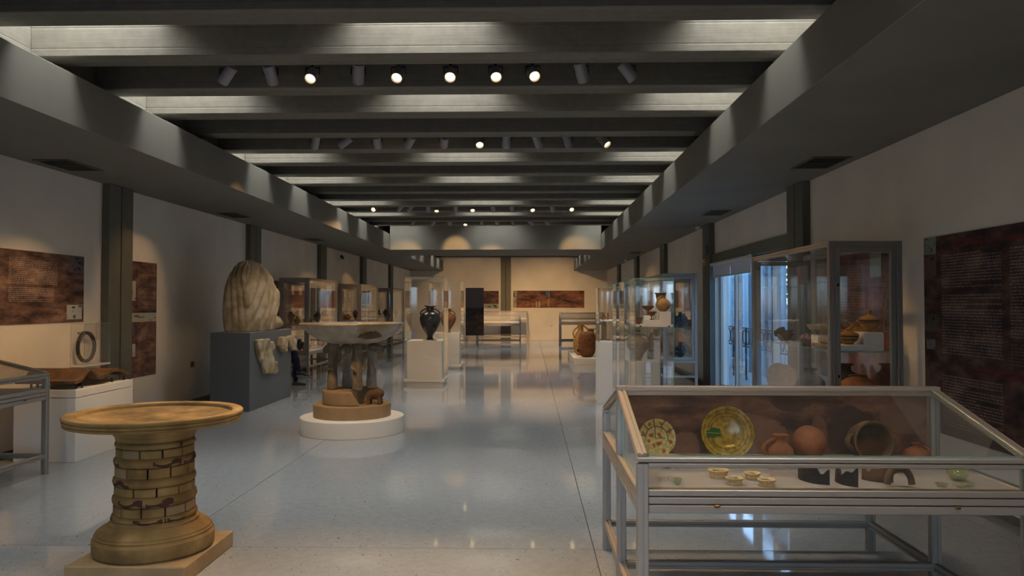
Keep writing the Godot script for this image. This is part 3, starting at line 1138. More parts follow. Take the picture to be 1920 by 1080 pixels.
	for i in 2:
		m = print_mat("door_side_photo_%d" % i, 300, 160, 70 + i, Color(0.42, 0.28, 0.24), b, Color(0.55, 0.42, 0.34),
			[[0.1, 0.1, 0.3, 0.5, 6, W, 0.3]], [[0.6, 0.2, 0.2, 0.4, Color(0.5, 0.42, 0.36), 8]])
		wall_panel("wall_poster", WR, rs[i][0], rs[i][1], rs[i][2], rs[i][3], m, rs[i][4])
	# end wall
	m = print_mat("wall_stones_photo", 420, 110, 81, Color(0.44, 0.27, 0.2), Color(0.14, 0.08, 0.08), Color(0.58, 0.4, 0.3),
		[[0.06, 0.12, 0.3, 0.5, 6, b, 0.3]],
		[[0.0, 0.0, 0.05, 1.0, Color(0.6, 0.58, 0.54), 9], [0.47, 0.0, 0.03, 0.3, Color(0.16, 0.42, 0.55)], [0.505, 0.0, 0.008, 1.0, Color(0.6, 0.58, 0.54)], [0.32, 0.62, 0.02, 0.36, Color(0.68, 0.6, 0.3)], [0.36, 0.62, 0.02, 0.36, Color(0.66, 0.64, 0.6)], [0.48, 0.5, 0.02, 0.4, Color(0.62, 0.5, 0.16)], [0.2, 0.72, 0.02, 0.2, Color(0.62, 0.36, 0.3)], [0.27, 0.72, 0.02, 0.24, Color(0.62, 0.36, 0.3)]])
	var t := thing("wall_poster", "long low reddish poster of a stone wall on the end wall", "poster", P(0.865, 1.46, BACK))
	panel("print", Vector3(0, 0.39, 0), 3.25, 0.78, 0.01, Vector3.BACK, m, t)
	m = print_mat("plan_photo", 120, 150, 83, Color(0.32, 0.2, 0.18), b, Color(0.5, 0.38, 0.34), [[0.1, 0.1, 0.8, 0.5, 7, b, 0.5]], [[0.0, 0.74, 1.0, 0.26, Color(0.6, 0.62, 0.62), 9]])
	t = thing("wall_poster", "small square brown poster between the dark panel and the end column", "poster", P(-1.78, 1.43, BACK))
	panel("print", Vector3(0, 0.4, 0), 0.72, 0.8, 0.01, Vector3.BACK, m, t)
	m = print_mat("landscape_photo", 120, 320, 85, Color(0.14, 0.10, 0.10), Color(0.06, 0.04, 0.05), Color(0.3, 0.24, 0.24), [], [[0.0, 0.0, 1.0, 0.42, Color(0.30, 0.25, 0.25)]])
	t = thing("photo_stand", "upright dark brown photo panel standing on two feet in the hall", "panel", P(-1.9, 0, 26.0))
	panel("print", Vector3(0, 1.36, 0), 0.63, 1.65, 0.02, Vector3.BACK, m, t)
	for s in [-1, 1]:
		var st := begin()
		box(st, Vector3(s * 0.26, 0.28, 0.0), Vector3(0.03, 0.56, 0.03), 0.003)
		box(st, Vector3(s * 0.26, 0.01, 0.0), Vector3(0.05, 0.02, 0.36), 0.003)
		obj("foot", st, M["aluminium"], t)

# ---------------------------------------------------------------- pottery
# prof: [radius, height] pairs; opt: handles [[angle, y_low, y_high, reach, thickness]], lugs, bands, lid, tilt
func vessel(called: String, label: String, category: String, at: Vector3, prof: Array, m: Material, opt := {}) -> Node3D:
	var t := thing(called, label, category, at, opt.get("turn", 0.0), opt.get("group", ""))
	var holder: Node3D = t
	if opt.has("tilt"):
		t.rotation = opt["tilt"]
	var st := begin()
	var full := prof.duplicate()
	if opt.get("open", true):
		var top: Array = prof[prof.size() - 1]
		var th := 0.012
		full.append([maxf(top[0] - 0.004, 0.002), top[1] + 0.002])
		full.append([maxf(top[0] - th, 0.002), top[1] - 0.002])
		var i := prof.size() - 2
		while i > 0:
			full.append([maxf(prof[i][0] - th, 0.001), maxf(prof[i][1], prof[0][1] + 0.014)])
			i -= 1
		full.append([0.0, prof[0][1] + 0.014])
	lathe(st, full, opt.get("seg", 28), Vector3.ZERO, 0, TAU, 0, opt.get("wob", 0.0))
	obj("body", st, m, holder)
	for h in opt.get("handles", []):
		var y0: float = h[1]
		var y1: float = h[2]
		var a: float = h[0]
		var dir := Vector3(cos(a), 0, sin(a))
		var r0 := radius_at(prof, y0) - 0.006
		var r1 := radius_at(prof, y1) - 0.006
		var pts := []
		for k in 10:
			var f := k / 9.0
			var out: float = lerpf(r0, r1, f) + h[3] * sin(PI * pow(f, 0.8))
			pts.append(dir * out + Vector3.UP * (lerpf(y0, y1, f) + h[3] * 0.25 * sin(PI * f)))
		st = begin()
		tube(st, pts, h[4], h[4], 8)
		obj("handle", st, m, holder)
	for g in opt.get("lugs", []):    # horizontal loop handles: [angle, y, reach, thickness]
		var a: float = g[0]
		var dir := Vector3(cos(a), 0, sin(a))
		var side := Vector3(-sin(a), 0, cos(a))
		var r := radius_at(prof, g[1]) - 0.008
		st = begin()
		tube(st, arc(dir * r + Vector3.UP * g[1], side * g[2] * 0.9, dir * g[2] + Vector3.UP * g[2] * 0.35, 0, PI, 8), g[3], g[3], 8)
		obj("handle", st, m, holder)
	for b in opt.get("bands", []):   # painted bands: [y_low, y_high]
		st = begin()
		var q := []
		for k in 5:
			var y := lerpf(b[0], b[1], k / 4.0)
			q.append([radius_at(prof, y) + 0.0012, y])
		lathe(st, q, 28)
		obj("painted_band", st, M["glaze_band"], holder)
	if opt.has("lid"):
		st = begin()
		lathe(st, opt["lid"], 28)
		obj("lid", st, m, holder)
	return t

func radius_at(prof: Array, y: float) -> float:
	for i in prof.size() - 1:
		var a: Array = prof[i]
		var b: Array = prof[i + 1]
		if (a[1] <= y and y <= b[1]) and b[1] > a[1]:
			return lerpf(a[0], b[0], (y - a[1]) / (b[1] - a[1]))
	return prof[prof.size() - 1][0]

func scaled(prof: Array, r: float, h: float) -> Array:
	var o := []
	for p in prof:
		o.append([p[0] * r, p[1] * h])
	return o

# unit profiles: radius 1, height 1
const AMPHORA := [[0.0, 0.0], [0.34, 0.0], [0.36, 0.03], [0.24, 0.06], [0.34, 0.14], [0.62, 0.28], [0.88, 0.44], [1.0, 0.58], [0.97, 0.68], [0.78, 0.77], [0.48, 0.82], [0.36, 0.86], [0.34, 0.93], [0.40, 0.97], [0.56, 0.98], [0.56, 1.0]]
const JUG := [[0.0, 0.0], [0.5, 0.0], [0.54, 0.03], [0.72, 0.12], [0.95, 0.3], [1.0, 0.42], [0.9, 0.55], [0.62, 0.67], [0.44, 0.74], [0.42, 0.86], [0.52, 0.95], [0.6, 1.0]]
const GLOBE := [[0.0, 0.0], [0.4, 0.0], [0.44, 0.03], [0.74, 0.14], [0.96, 0.32], [1.0, 0.48], [0.9, 0.64], [0.62, 0.77], [0.36, 0.83], [0.32, 0.9], [0.42, 0.96], [0.46, 1.0]]
const KYLIX := [[0.0, 0.0], [0.44, 0.0], [0.42, 0.06], [0.14, 0.14], [0.12, 0.4], [0.3, 0.5], [0.72, 0.66], [0.94, 0.84], [1.0, 1.0]]
const BOWL := [[0.0, 0.0], [0.42, 0.0], [0.42, 0.08], [0.36, 0.1], [0.66, 0.3], [0.9, 0.6], [1.0, 1.0]]
const SKYPHOS := [[0.0, 0.0], [0.5, 0.0], [0.52, 0.05], [0.46, 0.08], [0.74, 0.3], [0.94, 0.6], [1.0, 1.0]]
const LEKANE := [[0.0, 0.0], [0.44, 0.0], [0.46, 0.08], [0.36, 0.12], [0.7, 0.3], [0.96, 0.62], [1.0, 0.9], [1.0, 1.0]]
const LEKANE_LID := [[1.03, 1.0], [1.04, 1.04], [0.9, 1.16], [0.5, 1.32], [0.2, 1.4], [0.13, 1.5], [0.2, 1.7], [0.27, 1.8], [0.2, 1.84], [0.0, 1.84]]
const KRATER := [[0.0, 0.0], [0.42, 0.0], [0.44, 0.06], [0.26, 0.12], [0.5, 0.26], [0.74, 0.46], [0.78, 0.66], [0.82, 0.84], [1.0, 0.96], [1.0, 1.0]]

# ---------------------------------------------------------------- furniture for showing things
func glass_box(t: Node3D, w: float, dp: float, y0: float, y1: float, th := 0.01) -> void:
	pane(t, Vector3(0, (y0 + y1) / 2, dp / 2), Vector3(w, y1 - y0, th))
	pane(t, Vector3(0, (y0 + y1) / 2, -dp / 2), Vector3(w, y1 - y0, th))
	pane(t, Vector3(-w / 2 + th / 2, (y0 + y1) / 2, 0), Vector3(th, y1 - y0, dp - th * 1.2))
	pane(t, Vector3(w / 2 - th / 2, (y0 + y1) / 2, 0), Vector3(th, y1 - y0, dp - th * 1.2))
	pane(t, Vector3(0, y1 + th / 2 + 0.001, 0), Vector3(w, th, dp + th))

# tall aluminium cabinet: end doors, glass all round, one shelf
func cabinet(label: String, x0: float, x1: float, d0: float, d1: float) -> Node3D:
	var H := 2.18
	var w := x1 - x0
	var dp := d1 - d0
	var t := thing("glass_cabinet", label, "cabinet", P((x0 + x1) / 2, 0, (d0 + d1) / 2), 0, "tall aluminium cabinets")
	var a := 0.05
	var X := w / 2 - a / 2
	var Z := dp / 2 - a / 2
	for sx in [-1, 1]:
		for sz in [-1, 1]:
			var st := begin()
			bar(st, Vector3(sx * X, 0, sz * Z), Vector3(sx * X, H, sz * Z), a, a)
			obj("post", st, M["aluminium"], t)
	for y in [0.27, 0.545, H - a / 2]:
		for sz in [-1, 1]:
			var st := begin()
			bar(st, Vector3(-X + a / 2, y, sz * Z), Vector3(X - a / 2, y, sz * Z), a, a if y > 0.3 else 0.035)
			obj("rail", st, M["aluminium"], t)
		for sx in [-1, 1]:
			var st := begin()
			bar(st, Vector3(sx * X, y, -Z + a / 2), Vector3(sx * X, y, Z - a / 2), a, a if y > 0.3 else 0.035)
			obj("rail", st, M["aluminium"], t)
	var st2 := begin()
	box(st2, Vector3(0, 0.58, 0), Vector3(w - 0.11, 0.02, dp - 0.11), 0.002)
	obj("floor_board", st2, M["white_paint"], t)
	pane(t, Vector3(0, 1.17, 0), Vector3(w - 0.12, 0.012, dp - 0.12), "glass_shelf")
	# door at each end
	for sz in [-1, 1]:
		var door := Node3D.new()
		door.name = "door"
		t.add_child(door, true)
		door.position = Vector3(0, 0, sz * Z)
		var iw := w - 2 * a - 0.006
		for sx in [-1, 1]:
			var st := begin()
			bar(st, Vector3(sx * (iw / 2 - 0.025), 0.575, 0), Vector3(sx * (iw / 2 - 0.025), H - a - 0.004, 0), 0.05, 0.035, Vector3.BACK)
			obj("stile", st, M["aluminium"], door)
		for y in [0.6, H - a - 0.03]:
			var st := begin()
			box(st, Vector3(0, y, 0), Vector3(iw - 0.1, 0.05, 0.035), 0.003)
			obj("door_rail", st, M["aluminium"], door)
		pane(door, Vector3(0, 1.353, 0), Vector3(iw - 0.1, 1.45, 0.006))
		for y in [0.95, 1.78]:
			var st := begin()
			box(st, Vector3(-iw / 2 + 0.03, y, sz * 0.02), Vector3(0.018, 0.026, 0.012), 0.003)
			obj("lock", st, M["black_plastic"], door)
		for y in [0.9, 1.9]:
			var st := begin()
			tube(st, [Vector3(iw / 2 + 0.006, y - 0.04, sz * 0.03), Vector3(iw / 2 + 0.006, y + 0.04, sz * 0.03)], 0.008, 0.008, 8)
			obj("hinge", st, M["aluminium"], door)
	for sx in [-1, 1]:
		pane(t, Vector3(sx * (X), 1.36, 0), Vector3(0.008, 1.56, dp - 2 * a))
	pane(t, Vector3(0, H - 0.012, 0), Vector3(w - 2 * a, 0.008, dp - 2 * a), "glass_top")
	return t

# desk case with a ridge: glass slopes to front and rear; local origin under its centre, long side along x
func desk_case(label: String, c: Vector3, turn: float, w: float, dp: float, yr: float, yrim: float, one_sided := false) -> Node3D:
	var t := thing("desk_case", label, "display case", c, turn, "aluminium desk cases")
	var a := 0.05
	var X := w / 2 - a / 2
	var zf := dp / 2 - a / 2
	var zr := -zf
	var zm := zr if one_sided else 0.0
	var yt := yrim - 0.25
	var legs := [zf, zr] if one_sided else [zf, 0.0, zr]
	for sx in [-1, 1]:
		for z in legs:
			var st := begin()
			bar(st, Vector3(sx * X, 0, z), Vector3(sx * X, (yr - 0.03) if z == zm else yrim - 0.03, z), a, a)
			obj("leg", st, M["aluminium"], t)
		for i in legs.size() - 1:
			var st := begin()
			bar(st, Vector3(sx * X, 0.17, legs[i] - a / 2), Vector3(sx * X, 0.17, legs[i + 1] + a / 2), 0.04, 0.045)
			obj("low_rail", st, M["aluminium"], t)
			st = begin()
			bar(st, Vector3(sx * X, yt + 0.03, legs[i] - a / 2), Vector3(sx * X, yt + 0.03, legs[i + 1] + a / 2), a, 0.06)
			bar(st, Vector3(sx * X, yt + 0.085, legs[i] - a / 2), Vector3(sx * X, yt + 0.085, legs[i + 1] + a / 2), a, 0.04)
			obj("side_rail", st, M["aluminium"], t)
	for z in legs:
		var st := begin()
		bar(st, Vector3(-X + a / 2, 0.17, z), Vector3(X - a / 2, 0.17, z), 0.045, 0.04, Vector3.UP)
		obj("low_rail", st, M["aluminium"], t)
	var sides := [zf] if one_sided else [zf, zr]
	for z in sides:
		var sg := signf(z)
		for q in [[yt + 0.02, 0.036], [yt + 0.058, 0.03], [yt + 0.092, 0.028]]:
			var st := begin()
			box(st, Vector3(0, q[0], z), Vector3(w - 2 * a - 0.002, q[1], a), 0.003)
			obj("drawer_rail", st, M["aluminium"], t)
		for q in [[yrim - 0.035, 0.022], [yrim - 0.012, 0.024]]:
			var st := begin()
			box(st, Vector3(0, q[0], z), Vector3(w - 2 * a if q[1] < 0.023 else w, q[1] - 0.004, a), 0.003)
			obj("rim_rail", st, M["aluminium"], t)
		pane(t, Vector3(0, (yt + 0.11 + yrim - 0.05) / 2, z), Vector3(w - 2 * a - 0.004, yrim - 0.05 - yt - 0.112, 0.008))
		for sx in [-1, 1]:
			var st := begin()
			box(st, Vector3(sx * (w * 0.3), yt + 0.036, z + sg * (a / 2 + 0.006)), Vector3(0.026, 0.014, 0.012), 0.004)
			obj("lock", st, M["brass"], t)
			st = begin()
			bar(st, Vector3(sx * X, yrim, z), Vector3(sx * X, yr - 0.02, zm), 0.046, 0.032, Vector3.UP)
			obj("slope_bar", st, M["aluminium"], t)
		pane_poly(t, [Vector3(-X + 0.025, yrim + 0.004, z), Vector3(X - 0.025, yrim + 0.004, z), Vector3(X - 0.025, yr - 0.014, zm + sg * 0.02), Vector3(-X + 0.025, yr - 0.014, zm + sg * 0.02)], 0.008, "sloped_pane")
		for sx in [-1, 1]:
			pane_poly(t, [Vector3(sx * X, yt + 0.11, z - sg * a / 2), Vector3(sx * X, yrim - 0.02, z - sg * a / 2), Vector3(sx * X, yr - 0.05, zm + sg * a / 2), Vector3(sx * X, yt + 0.11, zm + sg * a / 2)], 0.008, "side_pane")
	var st3 := begin()
	if one_sided:
		box(st3, Vector3(0, (yt + 0.11 + yr - 0.05) / 2, zr + 0.03), Vector3(w - 2 * a - 0.004, yr - 0.05 - yt - 0.11, 0.008))
		obj("back_board", st3, M["white_paint"], t)
		st3 = begin()
	bar(st3, Vector3(-w / 2, yr - 0.02, zm), Vector3(w / 2, yr - 0.02, zm), 0.06, 0.05)
	obj("ridge_bar", st3, M["aluminium"], t)
	st3 = begin()
	box(st3, Vector3(0, yt + 0.095, 0), Vector3(w - 2 * a - 0.004, 0.016, dp - 2 * a - 0.004), 0.002)
	obj("floor_board", st3, M["case_cloth"], t)
	return t

func white_block(c: Vector3, s: Vector3, label: String, called := "display_block") -> MeshInstance3D:
	var st := begin()
	box(st, Vector3(0, s.y / 2, 0), s, 0.003)
	var o := obj(called, st, M["white_paint"])
	o.position = c
	tag(o, label, "block")
	return o

# ---------------------------------------------------------------- poster wall side
func arc_block(st: SurfaceTool, r0: float, r1: float, y0: float, y1: float, a0: float, a1: float, n := 4) -> void:
	lathe(st, [[r0, y0], [r1 - 0.004, y0], [r1, y0 + 0.004], [r1, y1 - 0.004], [r1 - 0.004, y1], [r0, y1]], n, Vector3.ZERO, a0, a1)
	for e in [[a0, -1.0], [a1, 1.0]]:
		var dir := Vector3(cos(e[0]), 0, sin(e[0]))
		var nn: Vector3 = Vector3(-sin(e[0]), 0, cos(e[0])) * e[1]
		face(st, [dir * r0 + Vector3.UP * y0, dir * r1 + Vector3.UP * y0, dir * r1 + Vector3.UP * y1, dir * r0 + Vector3.UP * y1], nn)

func build_basin() -> void:
	var t := thing("stone_basin", "yellow limestone basin on a round column of brick courses", "basin", P(-2.322, 0, 4.64))
	var st := begin()
	box(st, Vector3(0, 0.05, 0), Vector3(0.70, 0.10, 0.71), 0.006)
	obj("plinth", st, M["limestone_plain"], t)
	st = begin()
	lathe(st, [[0.0, 0.10], [0.330, 0.10], [0.345, 0.115], [0.347, 0.19], [0.335, 0.203], [0.332, 0.21], [0.336, 0.215], [0.33, 0.222], [0.325, 0.226], [0.326, 0.232], [0.30, 0.25], [0.27, 0.262], [0.256, 0.272], [0.258, 0.280], [0.25, 0.286], [0.238, 0.29], [0.236, 0.30], [0.0, 0.30]], 56, Vector3.ZERO, 0, TAU, 0, 0.004)
	obj("moulded_base", st, M["limestone"], t)
	st = begin()
	lathe(st, [[0.165, 0.29], [0.16, 0.60], [0.155, 0.83], [0.0, 0.83]], 40)
	obj("core", st, M["limestone_plain"], t)
	# rounded bands between the brick courses, some with dark red stone set in
	rng.seed = 12
	var bands := [[0.297, 0.335, 0.245], [0.392, 0.455, 0.240], [0.509, 0.562, 0.236], [0.626, 0.680, 0.232], [0.734, 0.775, 0.229]]
	for i in bands.size():
		var b: Array = bands[i]
		var y0: float = b[0]
		var y1: float = b[1]
		var r: float = b[2]
		var prof := [[0.20, y0], [r - 0.016, y0], [r - 0.014, y0 + 0.004], [r - 0.004, y0 + (y1 - y0) * 0.2], [r, (y0 + y1) / 2], [r - 0.004, y1 - (y1 - y0) * 0.2], [r - 0.014, y1 - 0.004], [r - 0.016, y1], [0.20, y1]]
		var a := rng.randf()
		var start := a
		while a < start + TAU - 0.01:
			var w := minf(rng.randf_range(0.5, 1.1), start + TAU - a)
			st = begin()
			lathe(st, prof, maxi(3, int(w / 0.1)), Vector3.ZERO, a, a + w)
			obj("band_stone", st, M["limestone"], t)
			if rng.randf() < (0.75 if i in [1, 3] else 0.3):
				# dark red inlay worn to an uneven strip
				st = begin()
				var n := maxi(4, int(w / 0.06))
				for k in n:
					var u := a + w * (0.05 + 0.9 * k / n)
					var v := a + w * (0.05 + 0.9 * (k + 1) / n)
					var y2 := y0 + (y1 - y0) * (0.62 + 0.26 * sin(u * 9.0 + i))
					var y3 := y0 + (y1 - y0) * (0.10 + 0.08 * sin(u * 13.0))
					lathe(st, [[r - 0.012, y3 - 0.002], [r - 0.002, lerpf(y3, y2, 0.25)], [r + 0.002, lerpf(y3, y2, 0.55)], [r - 0.003, y2]], 1, Vector3.ZERO, u, v)
				obj("dark_inlay", st, M["purple_stone"], t)
			a += w
	# brick courses
	var courses := [[0.337, 0.390, 0.232], [0.457, 0.507, 0.228], [0.564, 0.624, 0.225], [0.682, 0.732, 0.221]]
	for i in courses.size():
		var q: Array = courses[i]
		st = begin()
		arc_block(st, 0.15, q[2], q[0], q[1], 0.024, TAU / 11 - 0.024, 5)
		var mesh := st.commit()
		for k in 11:
			var o := put_mesh("brick", mesh, M["limestone"] if (k * 7 + i * 3) % 5 != 0 else M["plaster_tan"], t)
			o.rotation.y = TAU / 11 * k + (0.28 if i % 2 == 0 else 0.0) + 0.07 * i
	st = begin()
	lathe(st, [[0.20, 0.775], [0.224, 0.778], [0.226, 0.80], [0.236, 0.806], [0.238, 0.826], [0.26, 0.84], [0.20, 0.84]], 48)
	obj("neck", st, M["limestone"], t)
	st = begin()
	lathe(st, [[0.0, 0.838], [0.24, 0.84], [0.30, 0.85], [0.47, 0.872], [0.50, 0.878], [0.505, 0.888], [0.498, 0.893], [0.506, 0.899], [0.508, 0.909], [0.502, 0.914], [0.511, 0.921], [0.512, 0.932], [0.506, 0.938], [0.452, 0.937], [0.444, 0.931], [0.438, 0.915], [0.36, 0.896], [0.2, 0.884], [0.0, 0.88]], 72, Vector3.ZERO, 0, TAU, 0, 0.003)
	obj("bowl", st, M["limestone"], t)

func sdf_poly(p: Vector2, pts: Array) -> float:
	var d := 1e9
	var s := 1.0
	var n := pts.size()
	var j := n - 1
	for i in n:
		var vi: Vector2 = pts[i]
		var vj: Vector2 = pts[j]
		var e := vj - vi
		var w := p - vi
		var b := w - e * clampf(w.dot(e) / e.dot(e), 0.0, 1.0)
		d = minf(d, b.length_squared())
		var c1 := p.y >= vi.y
		var c2 := p.y < vj.y
		var c3 := e.x * w.y > e.y * w.x
		if (c1 and c2 and c3) or (not c1 and not c2 and not c3):
			s = -s
		j = i
	return s * sqrt(d)

func marble_fragment(label: String, outline: Array, seed_: int, thick: float) -> void:
	var lo := Vector2(1e9, 1e9)
	var hi := Vector2(-1e9, -1e9)
	var mid := Vector2.ZERO
	for p in outline:
		mid += Vector2(p[0], p[1]) / outline.size()
	var pts := []
	for p in outline:
		var q := Vector2(-(p[0] - mid.x), p[1] - mid.y)
		pts.append(q)
		lo = lo.min(q)
		hi = hi.max(q)
	var no := FastNoiseLite.new()
	no.seed = seed_
	no.frequency = 4.5
	no.fractal_octaves = 3
	var fn := func(p: Vector3) -> float:
		var d := sdf_poly(Vector2(p.z, p.y), pts)
		var fold := sin((p.z * 0.9 + p.y * 0.25) * 46.0) * 0.014
		var h := thick * (0.75 + 0.4 * no.get_noise_2d(p.z, p.y * 0.6)) + fold
		var dx := maxf(p.x - h, -p.x)
		var q := Vector2(maxf(d + 0.02, 0.0), maxf(dx + 0.02, 0.0))
		return q.length() - 0.02 + minf(maxf(d + 0.02, dx + 0.02), 0.0) + 0.012 * no.get_noise_3d(p.x * 2.0, p.y, p.z)
	var mesh := nets(fn, Vector3(-0.03, lo.y - 0.04, lo.x - 0.04), Vector3(thick * 1.6, hi.y + 0.04, hi.x + 0.04), 0.0135)
	var o := put_mesh("marble_fragment", mesh, M["marble"])
	o.position = P(-4.192, mid.y, mid.x)
	tag(o, label, "sculpture")

func build_statue() -> void:
	var b := thing("statue_block", "tall dark grey block carrying the draped marble torso", "pedestal", P(-4.49, 0, 12.17))
	var st := begin()
	box(st, Vector3(0, 0.59, 0), Vector3(0.60, 1.18, 1.96), 0.004)
	obj("block", st, M["grey_paint"], b)
	marble_fragment("large drapery fragment of pale marble fixed to the grey block", [[11.332, 1.072], [11.793, 1.064], [11.936, 1.008], [12.081, 1.008], [12.146, 0.89], [12.042, 0.874], [12.002, 0.784], [12.108, 0.684], [12.193, 0.677], [12.25, 0.499], [12.197, 0.464], [11.686, 0.522], [11.624, 0.672], [11.45, 0.794]], 5, 0.10)
	marble_fragment("small upright marble fragment beside the large one on the grey block", [[12.38, 1.06], [12.536, 1.072], [12.731, 1.052], [12.76, 0.914], [12.75, 0.804], [12.564, 0.81], [12.406, 0.875], [12.35, 0.922]], 6, 0.12)
	marble_fragment("small marble fragment at the far edge of the grey block", [[12.785, 1.066], [13.02, 1.07], [13.12, 1.009], [13.18, 0.901], [13.16, 0.793], [13.06, 0.811], [12.983, 0.872], [12.836, 0.889], [12.784, 0.969]], 7, 0.12)
	# the torso: a seated, heavily draped body, broken at the far end
	var no := FastNoiseLite.new()
	no.seed = 3
	no.frequency = 2.2
	no.fractal_octaves = 3
	var fn := func(p: Vector3) -> float:
		# p.z positive is towards the entrance
		var body := ellipsoid(p, Vector3(-0.02, 0.34, 0.22), Vector3(0.30, 0.73, 0.52))
		body = smin(body, ellipsoid(p, Vector3(0.03, 0.40, -0.16), Vector3(0.26, 0.58, 0.46)), 0.14)
		body = smin(body, ellipsoid(p, Vector3(0.07, 0.50, -0.52), Vector3(0.17, 0.22, 0.2)), 0.08)
		body = smin(body, capsule(p, Vector3(0.13, 0.10, -0.30), Vector3(0.13, 0.09, -0.74), 0.13, 0.1), 0.04)
		body = maxf(body, -p.y)
		body = maxf(body, p.z - 0.62)
		# back: fine upright folds that bend over the shoulder
		var w := no.get_noise_3dv(p * 0.8)
		var bend := pow(clampf(p.y / 1.05, 0.0, 1.0), 2.5)
		var back := 1.0 - pow(absf(sin((p.x * (1.0 + 0.8 * bend) + 0.10 * p.y * p.y + 0.015 * w) * 30.0)), 0.5)
		# side: deep folds that fall from the shoulder
		var side := 1.0 - pow(absf(sin((p.z * 1.1 + p.y * 0.85 + 0.05 * w) * 13.0)), 0.5)
		var k := clampf((p.x + 0.10 - (p.z - 0.2) * 0.35) * 6.0, 0.0, 1.0)
		var fold := lerpf(back * 0.035, side * 0.085, k)
		var low := clampf((p.y - 0.06) * 6.0, 0.1, 1.0)
		return body + fold * low - 0.02 + 0.006 * no.get_noise_3dv(p * 2.6)
	var t := put_mesh("draped_torso", nets(fn, Vector3(-0.40, -0.03, -0.92), Vector3(0.42, 1.16, 0.80), 0.0165), M["marble"])
	t.position = P(-4.49, 1.2, 12.12)
	tag(t, "headless draped marble torso with deep folds on the grey block", "sculpture")

